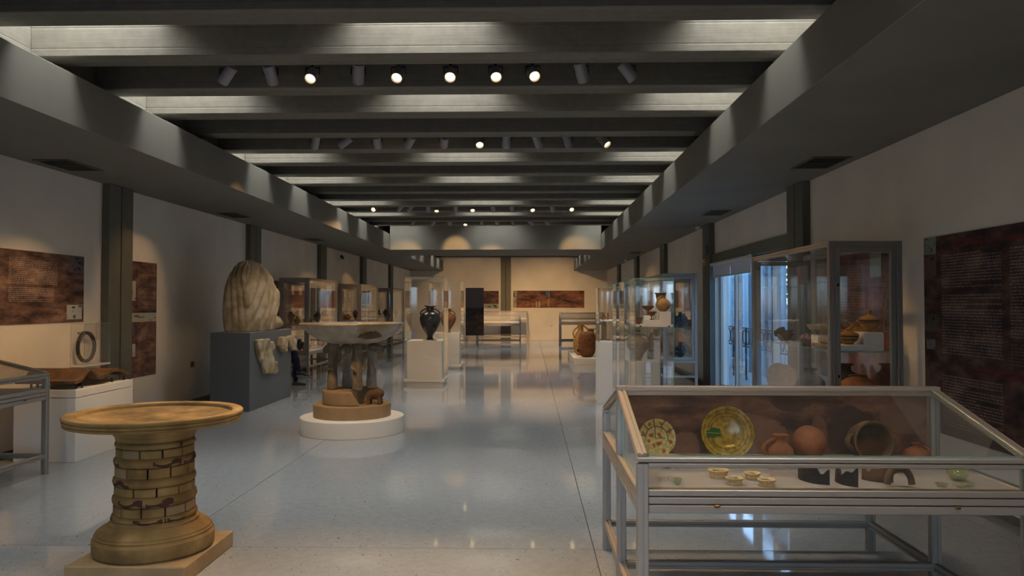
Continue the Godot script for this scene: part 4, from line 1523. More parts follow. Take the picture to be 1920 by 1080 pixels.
func build_person() -> void:
	var ch := thing("side_chair", "plain dark chair against the wall behind the grey block", "chair", P(-4.98, 0, 14.7))
	var st := begin()
	box(st, Vector3(-0.04, 0.415, 0), Vector3(0.48, 0.04, 0.42), 0.01)
	obj("seat", st, M["black_plastic"], ch)
	st = begin()
	box(st, Vector3(-0.275, 0.72, 0), Vector3(0.025, 0.34, 0.36), 0.01)
	obj("backrest", st, M["black_plastic"], ch)
	for sx in [-1, 1]:
		for sz in [-1, 1]:
			st = begin()
			tube(st, [Vector3(0.18 if sx > 0 else -0.275, 0, sz * 0.19), Vector3(0.18 if sx > 0 else -0.275, 0.4 if sx > 0 else 0.88, sz * 0.19)], 0.012, 0.012, 8)
			obj("leg", st, M["aluminium"], ch)
	var p := thing("person", "seated person in navy trousers with crossed legs behind the grey block", "person", P(-4.98, 0, 14.7))
	var body := func(q: Vector3) -> float:
		var d := capsule(q, Vector3(-0.06, 0.57, 0.0), Vector3(-0.10, 0.95, 0.0), 0.13, 0.14)
		d = smin(d, capsule(q, Vector3(-0.10, 0.99, -0.15), Vector3(-0.10, 0.99, 0.15), 0.075, 0.075), 0.1)
		d = smin(d, capsule(q, Vector3(-0.09, 1.02, 0), Vector3(-0.07, 1.16, 0), 0.05, 0.045), 0.04)
		for s in [-1.0, 1.0]:
			d = smin(d, capsule(q, Vector3(-0.10, 0.99, 0.19 * s), Vector3(-0.05, 0.72, 0.23 * s), 0.055, 0.045), 0.04)
			d = smin(d, capsule(q, Vector3(-0.05, 0.72, 0.23 * s), Vector3(0.16, 0.66, 0.10 * s), 0.045, 0.034), 0.03)
		# leg on the floor, leg crossed over it
		d = smin(d, capsule(q, Vector3(-0.02, 0.53, 0.09), Vector3(0.40, 0.53, 0.06), 0.085, 0.062), 0.06)
		d = smin(d, capsule(q, Vector3(0.40, 0.53, 0.06), Vector3(0.40, 0.12, 0.05), 0.06, 0.042), 0.04)
		d = smin(d, capsule(q, Vector3(-0.02, 0.54, -0.09), Vector3(0.36, 0.64, 0.02), 0.085, 0.064), 0.06)
		d = smin(d, capsule(q, Vector3(0.36, 0.64, 0.02), Vector3(0.50, 0.29, 0.10), 0.06, 0.042), 0.04)
		return d
	put_mesh("clothed_body", nets(body, Vector3(-0.3, 0.04, -0.36), Vector3(0.64, 1.24, 0.36), 0.02), M["navy_cloth"], p)
	var head := func(q: Vector3) -> float:
		var d := ellipsoid(q, Vector3(-0.06, 1.27, 0), Vector3(0.088, 0.105, 0.072))
		d = smin(d, ellipsoid(q, Vector3(-0.03, 1.215, 0), Vector3(0.062, 0.07, 0.055)), 0.04)
		d = smin(d, capsule(q, Vector3(0.02, 1.275, 0), Vector3(0.042, 1.245, 0), 0.009, 0.013), 0.012)
		d = smin(d, capsule(q, Vector3(0.022, 1.213, -0.016), Vector3(0.022, 1.213, 0.016), 0.008, 0.008), 0.01)
		for s in [-1.0, 1.0]:
			d = smin(d, ellipsoid(q, Vector3(-0.06, 1.255, 0.074 * s), Vector3(0.018, 0.028, 0.008)), 0.008)
			d = maxf(d, -(q - Vector3(0.034, 1.285, 0.03 * s)).length() + 0.014)
		return d
	put_mesh("head", nets(head, Vector3(-0.17, 1.12, -0.1), Vector3(0.07, 1.4, 0.1), 0.008), M["skin"], p)
	st = begin()
	lathe(st, [[0.094, -0.03], [0.098, 0.02], [0.09, 0.07], [0.06, 0.105], [0.0, 0.118]], 20, Vector3(-0.072, 1.285, 0))
	obj("hair", st, M["hair"], p)
	for e in [[Vector3(0.40, 0.0, 0.05), 0.0], [Vector3(0.50, 0.215, 0.10), -0.08]]:
		var o: Vector3 = e[0]
		st = begin()
		tube(st, [o + Vector3(-0.05, 0.05, 0), o + Vector3(0.0, 0.055, 0), o + Vector3(0.08, 0.045, 0), o + Vector3(0.16, 0.035 + e[1] * 0.5, 0), o + Vector3(0.21, 0.03 + e[1] * 0.7, 0)], 0.048, 0.028, 12)
		obj("shoe", st, M["shoe"], p)
		st = begin()
		box(st, o + Vector3(0.08, 0.012 + e[1] * 0.3, 0), Vector3(0.28, 0.022, 0.085), 0.008, Basis(Vector3.BACK, e[1]))
		obj("sole", st, M["shoe_sole"], p)
	for s in [-1.0, 1.0]:
		var h := func(q: Vector3) -> float:
			var d := capsule(q, Vector3(0.17, 0.66, 0.09 * s), Vector3(0.225, 0.655, 0.07 * s), 0.03, 0.03)
			for f in 4:
				var z: float = 0.07 * s + (f - 1.5) * 0.019
				d = smin(d, capsule(q, Vector3(0.235, 0.66, z), Vector3(0.285 - 0.006 * absf(f - 1.3), 0.645, z), 0.0095, 0.0085), 0.006)
				d = smin(d, capsule(q, Vector3(0.285 - 0.006 * absf(f - 1.3), 0.645, z), Vector3(0.305 - 0.006 * absf(f - 1.3), 0.622, z), 0.0085, 0.008), 0.005)
			d = smin(d, capsule(q, Vector3(0.19, 0.66, 0.07 * s - 0.03 * s), Vector3(0.24, 0.65, 0.07 * s - 0.055 * s), 0.011, 0.009), 0.008)
			return d
		put_mesh("hand", nets(h, Vector3(0.12, 0.58, minf(0.0, 0.16 * s) - 0.02), Vector3(0.33, 0.71, maxf(0.0, 0.16 * s) + 0.02), 0.006), M["skin"], p)

func build_left() -> void:
	build_basin()
	build_statue()
	build_person()
	# desk case whose far end shows at the picture edge
	desk_case("aluminium desk case beside the white roof tile plinth", P(-4.92, 0, 6.18), PI / 2, 1.78, 0.72, 1.13, 0.95, true)
	var st := begin()
	rng.seed = 40
	for i in 9:
		var d := 5.5 + i * 0.17
		var o := vessel("small_sherd", "small brown sherd lying in the desk case by the tile plinth", "sherd", P(-4.92 + rng.randf_range(-0.15, 0.16), 0.806, d), scaled(BOWL, rng.randf_range(0.03, 0.05), rng.randf_range(0.025, 0.045)), M["worn_brown"] if i % 2 else M["dark_clay"], {"group": "sherds in the desk case", "wob": 0.05, "seg": 14})
		o.rotation.y = rng.randf() * 6.0
	# plinth with roof tiles
	var pl := thing("tile_plinth", "low white plinth carrying the terracotta roof tiles", "pedestal", P(-4.93, 0, 8.11))
	box(st, Vector3(0, 0.325, 0), Vector3(0.64, 0.65, 1.1), 0.003)
	obj("body", st, M["white_paint"], pl)
	st = begin()
	box(st, Vector3(0, 0.695, 0), Vector3(0.645, 0.08, 1.105), 0.003)
	obj("top_board", st, M["white_paint"], pl)
	var rt := thing("roof_tiles", "curved terracotta roof tiles lying on the white plinth", "roof tile", P(-4.93, 0.737, 8.11))
	st = begin()
	for zz in [0.46, 0.36, -0.2, -0.45]:
		for xx in [-0.2, 0.27]:
			tube(st, [Vector3(xx, 0, zz), Vector3(xx, 0.05, zz)], 0.012, 0.012, 8)
	obj("supports", st, M["black_plastic"], rt)
	var upper := PackedVector2Array()
	var lower := PackedVector2Array()
	for k in 41:
		var f := k / 40.0
		var z := lerpf(-0.55, 0.08, f)      # distance along the plinth, far part: cover tile arch
		var y := 0.055 + 0.11 * exp(-pow((z + 0.28) / 0.11, 2.0)) + 0.03 * smoothstep(-0.12, 0.08, z)
		upper.append(Vector2(z, y + 0.03))
		lower.append(Vector2(z, y))
	lower.reverse()
	upper.append_array(lower)
	st = begin()
	extrude(st, upper, Vector3(0.31, 0, 0), Vector3(-0.31, 0, 0))
	obj("cover_tile", st, M["tile_clay"], rt)
	upper = PackedVector2Array()
	lower = PackedVector2Array()
	for k in 41:
		var f := k / 40.0
		var z := lerpf(-0.02, 0.56, f)
		var y := 0.05 + 0.07 * pow(cos((z - 0.27) / 0.32 * 1.55), 2.0) * (1.0 if z > 0.0 else 1.0) * 0.9
		upper.append(Vector2(z, y + 0.035))
		lower.append(Vector2(z, y))
	lower.reverse()
	upper.append_array(lower)
	st = begin()
	extrude(st, upper, Vector3(0.27, 0, 0), Vector3(-0.31, 0, 0))
	obj("pan_tile", st, M["tile_clay"], rt)
	# wall box with an iron ring
	var wb := thing("acrylic_box", "clear acrylic wall box holding an iron ring", "display box", P(WL, 0.87, 9.17))
	st = begin()
	box(st, Vector3(0.09, -0.01, 0), Vector3(0.18, 0.02, 0.56), 0.002)
	obj("shelf_plate", st, M["white_paint"], wb)
	pane(wb, Vector3(0.085, 0.25, 0.27), Vector3(0.17, 0.5, 0.006))
	pane(wb, Vector3(0.085, 0.25, -0.27), Vector3(0.17, 0.5, 0.006))
	pane(wb, Vector3(0.173, 0.25, 0), Vector3(0.006, 0.5, 0.55))
	pane(wb, Vector3(0.085, 0.503, 0), Vector3(0.176, 0.006, 0.55))
	st = begin()
	lathe(st, [[0.155, -0.015], [0.19, -0.015], [0.19, 0.015], [0.155, 0.015], [0.155, -0.015]], 40, Vector3.ZERO, 0, TAU, 0, 0.01, Basis(Vector3.BACK, PI / 2))
	var ring := obj("iron_ring", st, M["dark_clay"])
	ring.position = P(WL + 0.09, 1.085, 9.07)
	tag(ring, "dark corroded iron ring inside the clear wall box", "ring")
	st = begin()
	box(st, Vector3(0, 0, 0), Vector3(0.02, 0.02, 0.06), 0.002)
	obj("ring_peg", st, M["aluminium"], wb).position = Vector3(0.01, 0.38, 0.1)
	# cabinets along the wall
	cabinet("tall aluminium cabinet along the poster wall, first behind the grey block", -5.37, -4.72, 16.0, 18.4)
	cabinet("tall aluminium cabinet along the poster wall, second from the grey block", -5.37, -4.72, 21.0, 23.35)
	cabinet("tall aluminium cabinet along the poster wall, third from the grey block", -5.37, -4.72, 25.9, 28.2)
	rng.seed = 61
	var kinds := [[AMPHORA, 0.09, 0.26, "dark_glaze", "amphora"], [JUG, 0.08, 0.18, "buff_clay", "jug"], [SKYPHOS, 0.07, 0.09, "dark_glaze", "cup"], [GLOBE, 0.09, 0.16, "terracotta", "jar"], [KYLIX, 0.09, 0.11, "terracotta_brown", "cup"]]
	for c in 3:
		var d0: float = [16.0, 21.0, 25.9][c]
		for level in 2:
			for i in 6:
				var k: Array = kinds[(i + c * 2 + level) % 5]
				var word: String = ["first", "second", "third"][c]
				var y: float = 0.591 if level == 0 else 1.177
				vessel("small_" + k[4], "small %s %s on the %s of the %s poster wall cabinet" % ["dark glazed" if k[3] == "dark_glaze" else "clay", k[4], "floor" if level == 0 else "glass shelf", word], k[4],
					P(-5.05 + rng.randf_range(-0.12, 0.14), y, d0 + 0.25 + i * 0.37), scaled(k[0], k[1], k[2]), M[k[3]],
					{"group": "pots in the %s poster wall cabinet" % word, "turn": rng.randf() * 6.0, "seg": 18, "handles": [[0.0, k[2] * 0.55, k[2] * 0.92, 0.035, 0.008]] if k[4] in ["jug", "amphora"] else []})

# ---------------------------------------------------------------- middle of the hall
func build_water_basin() -> void:
	var t := thing("marble_water_basin", "marble bowl carried by four draped figures on round steps", "basin", P(-2.247, 0, 9.52))
	var st := begin()
	lathe(st, [[0.0, 0.0], [0.640, 0.0], [0.645, 0.005], [0.645, 0.193], [0.639, 0.2], [0.0, 0.2]], 72)
	obj("white_step", st, M["white_paint"], t)
	st = begin()
	lathe(st, [[0.0, 0.2], [0.482, 0.2], [0.482, 0.352], [0.476, 0.358], [0.0, 0.358]], 64)
	obj("wide_step", st, M["plaster_tan"], t)
	# narrow step, broken away on the door side
	var step := func(p: Vector3) -> float:
		var r := Vector2(p.x, p.z).length()
		var d := maxf(r - 0.372, maxf(0.358 - p.y, p.y - 0.535))
		var bite := (Vector2(p.x, p.z) - Vector2(0.36, 0.14)).length() - 0.26 - 0.10 * (p.y - 0.358) / 0.18
		return maxf(d, -bite)
	put_mesh("narrow_step", nets(step, Vector3(-0.41, 0.335, -0.41), Vector3(0.41, 0.56, 0.41), 0.0135), M["plaster_tan"], t)
	var lion := func(p: Vector3) -> float:
		var q := p - Vector3(0.31, 0.36, 0.12)
		var d := ellipsoid(q, Vector3(0, 0.12, 0), Vector3(0.10, 0.065, 0.07))
		d = smin(d, ellipsoid(q, Vector3(0.07, 0.14, 0.03), Vector3(0.055, 0.055, 0.05)), 0.03)
		for s in [-1.0, 1.0]:
			d = smin(d, capsule(q, Vector3(0.06, 0.10, 0.04 * s), Vector3(0.07, 0.01, 0.05 * s), 0.026, 0.024), 0.02)
			d = smin(d, capsule(q, Vector3(-0.07, 0.10, 0.04 * s), Vector3(-0.07, 0.01, 0.05 * s), 0.026, 0.024), 0.02)
		return d
	put_mesh("lion_fragment", nets(lion, Vector3(0.15, 0.34, -0.02), Vector3(0.46, 0.6, 0.26), 0.011), M["worn_brown"], t)
	# four draped women, hands holding a ram's head rest under the bowl
	var no := FastNoiseLite.new()
	no.seed = 8
	no.frequency = 6.0
	var fig := func(p: Vector3) -> float:
		var a := atan2(p.z, p.x)
		var d := capsule(p, Vector3(0, 0.03, 0), Vector3(0, 0.30, 0), 0.066, 0.052)
		d += 0.0035 * sin(a * 14.0)
		d = smin(d, capsule(p, Vector3(0, 0.30, 0), Vector3(0, 0.42, 0), 0.05, 0.062), 0.03)
		d = smin(d, ellipsoid(p, Vector3(0.0, 0.50, 0), Vector3(0.045, 0.06, 0.048)), 0.025)
		d = smin(d, ellipsoid(p, Vector3(-0.01, 0.49, 0), Vector3(0.055, 0.075, 0.062)), 0.02)
		d = smin(d, ellipsoid(p, Vector3(0.05, 0.49, 0), Vector3(0.016, 0.02, 0.012)), 0.012)
		for s in [-1.0, 1.0]:
			d = smin(d, capsule(p, Vector3(0, 0.41, 0.055 * s), Vector3(0.02, 0.28, 0.075 * s), 0.022, 0.018), 0.015)
			d = smin(d, capsule(p, Vector3(0.02, 0.28, 0.075 * s), Vector3(0.08, 0.25, 0.045 * s), 0.018, 0.016), 0.012)
		d = minf(d, maxf(absf(p.y - 0.565) - 0.03, Vector2(p.x, p.z).length() - 0.07))
		return maxf(d, -p.y) + 0.006 * no.get_noise_3dv(p)
	var mesh := nets(fig, Vector3(-0.12, -0.02, -0.13), Vector3(0.13, 0.62, 0.13), 0.0095)
	var ram := func(p: Vector3) -> float:
		var d := ellipsoid(p, Vector3(0.0, 0.0, 0), Vector3(0.085, 0.055, 0.055))
		d = smin(d, ellipsoid(p, Vector3(0.08, -0.035, 0), Vector3(0.055, 0.05, 0.038)), 0.03)
		for s in [-1.0, 1.0]:
			var q := p - Vector3(0.02, -0.012, 0.05 * s)
			d = smin(d, absf(Vector2(q.x, q.y).length() - 0.032) + absf(q.z) * 0.9 - 0.016, 0.012)
		return d
	var ram_mesh := nets(ram, Vector3(-0.11, -0.11, -0.09), Vector3(0.15, 0.08, 0.09), 0.009)
	for k in 4:
		var a: float = [2.75, 4.2, 1.1, 5.75][k]
		var f := put_mesh("figure", mesh, M["marble_grey"] if k % 2 else M["worn_stone"], t)
		f.position = Vector3(cos(a) * 0.25, 0.535, sin(a) * 0.25)
		f.rotation.y = -a
		var o := put_mesh("ram_head", ram_mesh, M["worn_stone"], t)
		var a2 := a + 0.55
		o.position = Vector3(cos(a2) * 0.27, 1.06, sin(a2) * 0.27)
		o.rotation.y = -a2
	st = begin()
	lathe(st, [[0.0, 1.115], [0.28, 1.115], [0.34, 1.128], [0.44, 1.172], [0.54, 1.235], [0.61, 1.30], [0.648, 1.352], [0.655, 1.364], [0.648, 1.370], [0.61, 1.368], [0.57, 1.33], [0.48, 1.26], [0.36, 1.20], [0.2, 1.17], [0.0, 1.165]], 80)
	obj("bowl", st, M["marble_grey"], t)
	# old worn piece set into the restored bowl
	st = begin()
	lathe(st, [[0.47, 1.185], [0.54, 1.231], [0.612, 1.297], [0.652, 1.35], [0.662, 1.366], [0.652, 1.382], [0.635, 1.388], [0.612, 1.376], [0.60, 1.36]], 14, Vector3.ZERO, 0.55, 1.25)
	obj("worn_rim_piece", st, M["marble"], t)
	st = begin()
	for k in 22:
		var u := 0.62 + k * 0.028
		var lo2 := 0.30 - 0.22 * sin(PI * k / 21.0) + 0.05 * sin(k * 2.1)
		var hi2 := 0.45 + 0.35 * sin(PI * k / 21.0) + 0.06 * sin(k * 1.7)
		var q := []
		for e in 5:
			var f := lerpf(lo2, hi2, e / 4.0)
			q.append([lerpf(0.452, 0.622, f) + 0.014 * sin(PI * f), lerpf(1.172, 1.302, f) - 0.012 * sin(PI * f)])
		lathe(st, q, 1, Vector3.ZERO, u, u + 0.028)
	obj("stained_patch", st, M["worn_brown"], t)
	st = begin()
	lathe(st, [[0.653, 1.348], [0.660, 1.360], [0.656, 1.372], [0.62, 1.373]], 40, Vector3.ZERO, 1.3, 3.4)
	obj("old_rim", st, M["marble"], t)

func tower(label: String, x0: float, x1: float, d0: float, d1: float, top: float, ped_h: float) -> Node3D:
	var w := x1 - x0
	var dp := d1 - d0
	var t := thing("glass_tower", label, "display case", P((x0 + x1) / 2, 0, (d0 + d1) / 2))
	var st := begin()
	box(st, Vector3(0, 0.03, 0), Vector3(w - 0.06, 0.06, dp - 0.06), 0.002)
	obj("foot_board", st, M["white_paint"], t)
	st = begin()
	box(st, Vector3(0, 0.09, 0), Vector3(w, 0.06, dp), 0.003)
	obj("base_board", st, M["white_paint"], t)
	if ped_h > 0:
		st = begin()
		box(st, Vector3(0, 0.12 + (ped_h - 0.12) / 2, 0), Vector3(w - 0.11, ped_h - 0.12, dp - 0.11), 0.003)
		obj("pedestal", st, M["white_paint"], t)
	glass_box(t, w - 0.02, dp - 0.02, 0.121, top)
	return t

func build_middle() -> void:
	build_water_basin()
	tower("glass tower with a white pedestal holding the black amphora", -2.51, -1.70, 14.97, 15.8, 2.147, 0.875)
	tower("glass tower with a white pedestal standing behind the black amphora's tower", -2.51, -1.69, 18.56, 19.4, 2.16, 0.895)
	var st := begin()
	box(st, Vector3(0, 0.006, 0), Vector3(0.26, 0.012, 0.26), 0.002)
	var pl := obj("mount_plate", st, M["aluminium"])
	pl.position = P(-2.03, 0.876, 15.3)
	tag(pl, "thin grey plate under the black amphora", "plate")
	vessel("amphora", "tall black glazed amphora in the first glass tower", "amphora", P(-2.03, 0.889, 15.3), scaled(AMPHORA, 0.213, 0.69), M["dark_glaze"],
		{"seg": 40, "handles": [[0.0, 0.50, 0.635, 0.05, 0.014], [PI, 0.50, 0.635, 0.05, 0.014]], "bands": []})
	vessel("amphora", "brown clay amphora in the glass tower behind the black one", "amphora", P(-2.06, 0.897, 18.95), scaled(AMPHORA, 0.2, 0.6), M["terracotta_brown"],
		{"seg": 36, "handles": [[0.3, 0.43, 0.555, 0.05, 0.013], [PI + 0.3, 0.43, 0.555, 0.05, 0.013]]})

# ---------------------------------------------------------------- door side
func build_right() -> void:
	cabinet("tall aluminium cabinet full of buff pottery beside the large dark red poster", 2.72, 3.38, 6.9, 9.3)
	var g := "pots in the tall pottery cabinet"
	var S := 1.177
	white_block(P(3.2, S, 7.19), Vector3(0.19, 0.165, 0.2), "higher white block under the lidded bowl in the pottery cabinet")
	white_block(P(2.97, S, 7.14), Vector3(0.25, 0.05, 0.26), "low white block beside the higher one in the pottery cabinet")
	white_block(P(2.98, S, 7.72), Vector3(0.18, 0.12, 0.18), "white block under the wide basin in the pottery cabinet")
	vessel("lidded_bowl", "large buff lidded bowl with dark bands on the higher white block", "bowl", P(3.205, S + 0.166, 7.19), scaled(LEKANE, 0.092, 0.115), M["buff_clay"],
		{"group": g, "open": false, "lid": scaled(LEKANE_LID, 0.092, 0.115), "bands": [[0.085, 0.092], [0.1, 0.112]], "lugs": [[0.2, 0.09, 0.03, 0.008], [PI + 0.2, 0.09, 0.03, 0.008]]})
	vessel("lidded_bowl", "small buff lidded bowl with dark stripes on the low white block", "bowl", P(2.995, S + 0.051, 7.15), scaled(LEKANE, 0.088, 0.085), M["buff_clay"],
		{"group": g, "open": false, "lid": scaled([[1.0, 1.0], [1.03, 1.1], [0.9, 1.25], [0.3, 1.45], [0.15, 1.5], [0.3, 1.7], [0.0, 1.75]], 0.088, 0.085), "bands": [[0.04, 0.05], [0.07, 0.083]]})
	vessel("jug", "buff jug with a round body behind the lidded bowls", "jug", P(2.98, S + 0.0, 7.42), scaled(JUG, 0.085, 0.2), M["buff_clay"], {"group": g, "handles": [[0.4, 0.11, 0.18, 0.05, 0.009]], "bands": [[0.07, 0.078]]})
	vessel("jar", "buff globe jar with a short neck behind the larger lidded bowl", "jar", P(3.2, S, 7.5), scaled(GLOBE, 0.12, 0.25), M["buff_clay"], {"group": g, "handles": [[2.4, 0.15, 0.22, 0.04, 0.01]]})
	vessel("wide_basin", "wide shallow clay basin on a white block in the pottery cabinet", "basin", P(2.98, S + 0.121, 7.72), scaled(BOWL, 0.16, 0.1), M["pale_clay"], {"group": g})
	vessel("jug", "buff jug standing inside the far half of the pottery cabinet", "jug", P(3.2, S, 7.9), scaled(JUG, 0.09, 0.22), M["buff_clay"], {"group": g, "handles": [[3.0, 0.12, 0.2, 0.05, 0.009]]})
	vessel("saucer", "small stacked clay saucer near the glass in the pottery cabinet", "saucer", P(2.86, S, 7.36), scaled(BOWL, 0.06, 0.035), M["buff_clay"], {"group": g})
	vessel("saucer", "small clay saucer resting on the other saucer in the pottery cabinet", "saucer", P(2.86, S + 0.036, 7.36), scaled(BOWL, 0.055, 0.035), M["buff_clay"], {"group": g})
	vessel("saucer", "single flat clay saucer next to the stacked saucers", "saucer", P(2.86, S, 7.56), scaled(BOWL, 0.065, 0.04), M["pale_clay"], {"group": g})
	for e in [[8.0, 0.3, "first"], [8.22, 1.1, "second"]]:
		var f := thing("boat_lamp", "%s boat-shaped terracotta piece on the pottery cabinet shelf" % e[2], "terracotta", P(2.97, S + 0.008, e[0]), e[1], g)
		var st := begin()
		tube(st, [Vector3(-0.13, 0.075, 0), Vector3(-0.07, 0.04, 0), Vector3(0, 0.03, 0), Vector3(0.07, 0.045, 0), Vector3(0.14, 0.085, 0)], 0.03, 0.022, 10, 0.7)
		obj("body", st, M["terracotta"], f)
		st = begin()
		tube(st, [Vector3(-0.04, 0.0, 0), Vector3(-0.03, 0.045, 0)], 0.02, 0.016, 8)
		tube(st, [Vector3(0.05, 0.0, 0), Vector3(0.04, 0.045, 0)], 0.02, 0.016, 8)
		obj("foot", st, M["terracotta"], f)
	vessel("small_krater", "small dark krater with a flared rim at the far end of the shelf", "krater", P(2.92, S, 8.62), scaled(KRATER, 0.075, 0.13), M["dark_clay"], {"group": g, "lugs": [[0.0, 0.08, 0.03, 0.007], [PI, 0.08, 0.03, 0.007]]})
	vessel("dark_cup", "dark cup lying on its side at the far end of the shelf", "cup", P(2.92, S + 0.08, 9.04), scaled(SKYPHOS, 0.07, 0.11), M["dark_glaze"], {"group": g, "tilt": Vector3(PI / 2 - 0.15, 0.9, 0)})
	vessel("bowl", "pale skin-coloured clay bowl beside the lying dark cup", "bowl", P(2.93, S, 8.79), scaled(BOWL, 0.07, 0.08), M["pale_clay"], {"group": g})
	var F := 0.591
	vessel("dark_jar", "dark glazed globe jar on the pottery cabinet floor", "jar", P(2.95, F, 8.0), scaled(GLOBE, 0.15, 0.34), M["dark_glaze"], {"group": g})
	vessel("dark_jar", "tall dark jar on the pottery cabinet floor", "jar", P(3.15, F, 7.6), scaled(AMPHORA, 0.14, 0.42), M["dark_clay"], {"group": g})
	vessel("terracotta_bowl", "large upturned terracotta bowl on the pottery cabinet floor", "bowl", P(3.1, F + 0.34, 7.2), scaled(BOWL, 0.2, 0.16), M["terracotta"], {"group": g, "tilt": Vector3(PI - 0.25, 0, 0.1)})
	white_block(P(3.1, F, 7.2), Vector3(0.3, 0.13, 0.26), "white block under the upturned terracotta bowl")
	for e in [[8.55, "first"], [8.8, "second"]]:
		vessel("standing_plate", "%s plate standing on edge on the pottery cabinet floor" % e[1], "plate", P(2.88, F + 0.186, e[0]), scaled([[0.0, 0.0], [0.5, 0.0], [0.5, 0.1], [0.9, 0.6], [1.0, 1.0]], 0.15, 0.03), M["pale_clay"], {"group": g, "tilt": Vector3(0.2, 0.6, PI / 2 - 0.2)})
	white_block(P(2.9, F, 8.68), Vector3(0.1, 0.03, 0.5), "low white strip under the standing plates")
	# cabinet by the glazed door
	cabinet("tall aluminium cabinet of dark pots standing past the glazed door", 2.47, 3.10, 14.0, 16.35)
	rng.seed = 91
	for level in 2:
		for i in 6:
			var y: float = [0.591, 1.177][level]
			var pk := [AMPHORA, GLOBE, JUG, SKYPHOS]
			var r := rng.randf_range(0.08, 0.12)
			var h := rng.randf_range(0.2, 0.32) if i % 4 != 3 else 0.12
			vessel("dark_pot", "dark pot on the %s of the cabinet past the glazed door" % ["floor", "glass shelf"][level], "pot", P(2.7 + (i % 2) * 0.2, y, 14.25 + i * 0.34), scaled(pk[i % 4], r, h), M["dark_glaze"] if i % 3 else M["dark_clay"], {"group": "dark pots past the glazed door", "seg": 18})
	# row of glass towers
	var a := tower("glass tower with a white shelf of cups and a buff jar", 1.175, 1.635, 8.5, 8.95, 1.888, 0.0)
	shelf_in(a, 0.44, 0.42, 1.375)
	var A := 1.376
	white_block(P(1.393, A, 8.64), Vector3(0.165, 0.05, 0.14), "low white block under the stemmed cup in the glass tower")
	white_block(P(1.535, A, 8.63), Vector3(0.13, 0.146, 0.13), "high white block under the buff jar in the glass tower")
	white_block(P(1.38, A, 8.82), Vector3(0.1, 0.1, 0.1), "white block under the wider stemmed cup in the glass tower")
	white_block(P(1.53, A, 8.8), Vector3(0.12, 0.24, 0.12), "highest white block behind the buff jar in the glass tower")
	vessel("buff_jar", "round buff jar with a short neck on the high white block", "jar", P(1.522, A + 0.147, 8.63), scaled(GLOBE, 0.083, 0.178), M["buff_clay"], {"handles": [[2.6, 0.11, 0.165, 0.03, 0.008]]})
	vessel("krater", "small brown krater behind the buff jar in the glass tower", "krater", P(1.525, A + 0.241, 8.8), scaled(KRATER, 0.07, 0.12), M["worn_brown"], {"lugs": [[PI / 2, 0.08, 0.02, 0.006]]})
	vessel("stemmed_cup", "reddish stemmed cup on the low white block in the glass tower", "cup", P(1.39, A + 0.051, 8.63), scaled(KYLIX, 0.052, 0.095), M["terracotta_brown"], {"lugs": [[0.0, 0.08, 0.018, 0.004], [PI, 0.08, 0.018, 0.004]]})
	vessel("stemmed_cup", "wider reddish stemmed cup behind the first one in the glass tower", "cup", P(1.38, A + 0.101, 8.82), scaled(KYLIX, 0.066, 0.11), M["terracotta_brown"], {"lugs": [[0.0, 0.09, 0.02, 0.004], [PI, 0.09, 0.02, 0.004]]})
	vessel("brown_cup", "brown handleless cup at the corner of the white shelf", "cup", P(1.24, A, 8.62), scaled(SKYPHOS, 0.045, 0.08), M["terracotta_brown"])
	var b := tower("glass tower with a grey white pedestal holding a pale amphora", 1.18, 1.66, 9.52, 10.05, 1.89, 0.0)
	var st := begin()
	box(st, Vector3(0.03, 0.12 + 0.38, 0), Vector3(0.40, 0.76, 0.42), 0.003)
	obj("pedestal", st, M["white_paint"], b)
	vessel("pale_amphora", "pale clay amphora with two handles on a pedestal in its glass tower", "amphora", P(1.40, 0.882, 9.78), scaled(AMPHORA, 0.145, 0.36), M["pale_clay"], {"seg": 36, "handles": [[0.2, 0.27, 0.335, 0.035, 0.01], [PI + 0.2, 0.27, 0.335, 0.035, 0.01]]})
	var c := tower("narrow glass tower with a white shelf carrying one pale jar", 1.18, 1.64, 10.42, 10.86, 1.89, 0.0)
	shelf_in(c, 0.44, 0.4, 1.15)
	vessel("pale_jar", "pale jar on the shelf of the narrow glass tower", "jar", P(1.32, 1.151, 10.64), scaled(JUG, 0.1, 0.24), M["pale_clay"], {"handles": [[0.6, 0.13, 0.21, 0.05, 0.01]]})
	vessel("dark_cup", "dark cup next to the pale jar in the narrow glass tower", "cup", P(1.5, 1.151, 10.62), scaled(SKYPHOS, 0.06, 0.1), M["dark_glaze"])
	var d := thing("glass_topped_plinth", "white plinth with a glass top and a thin shelf of terracottas", "display case", P(1.395, 0, 12.5))
	st = begin()
	box(st, Vector3(0, 0.4975, 0), Vector3(0.56, 0.995, 0.6), 0.003)
	obj("plinth", st, M["white_paint"], d)
	glass_box(d, 0.55, 0.59, 0.996, 1.88)
	shelf_in(d, 0.52, 0.54, 1.35)
	for i in 5:
		var z := 12.34 + (i % 2) * 0.16
		var f := thing("terracotta_figurine", "small terracotta figurine on the shelf of the glass topped plinth", "figurine", P(1.2 + i * 0.095, 1.351, z), 0.3 * i, "figurines on the glass topped plinth")
		st = begin()
		lathe(st, [[0.0, 0.0], [0.024, 0.0], [0.02, 0.03], [0.013, 0.055], [0.018, 0.075], [0.008, 0.088], [0.013, 0.1], [0.011, 0.112], [0.0, 0.118]], 12)
		obj("body", st, M["terracotta"], f)
	# low plinth of big pots farther down
	var lp := thing("low_plinth", "low pale plinth carrying the big broken pots", "pedestal", P(1.75, 0, 21.45))
	st = begin()
	box(st, Vector3(0, 0.095, 0), Vector3(1.18, 0.19, 3.0), 0.004)
	obj("slab", st, M["white_paint"], lp)
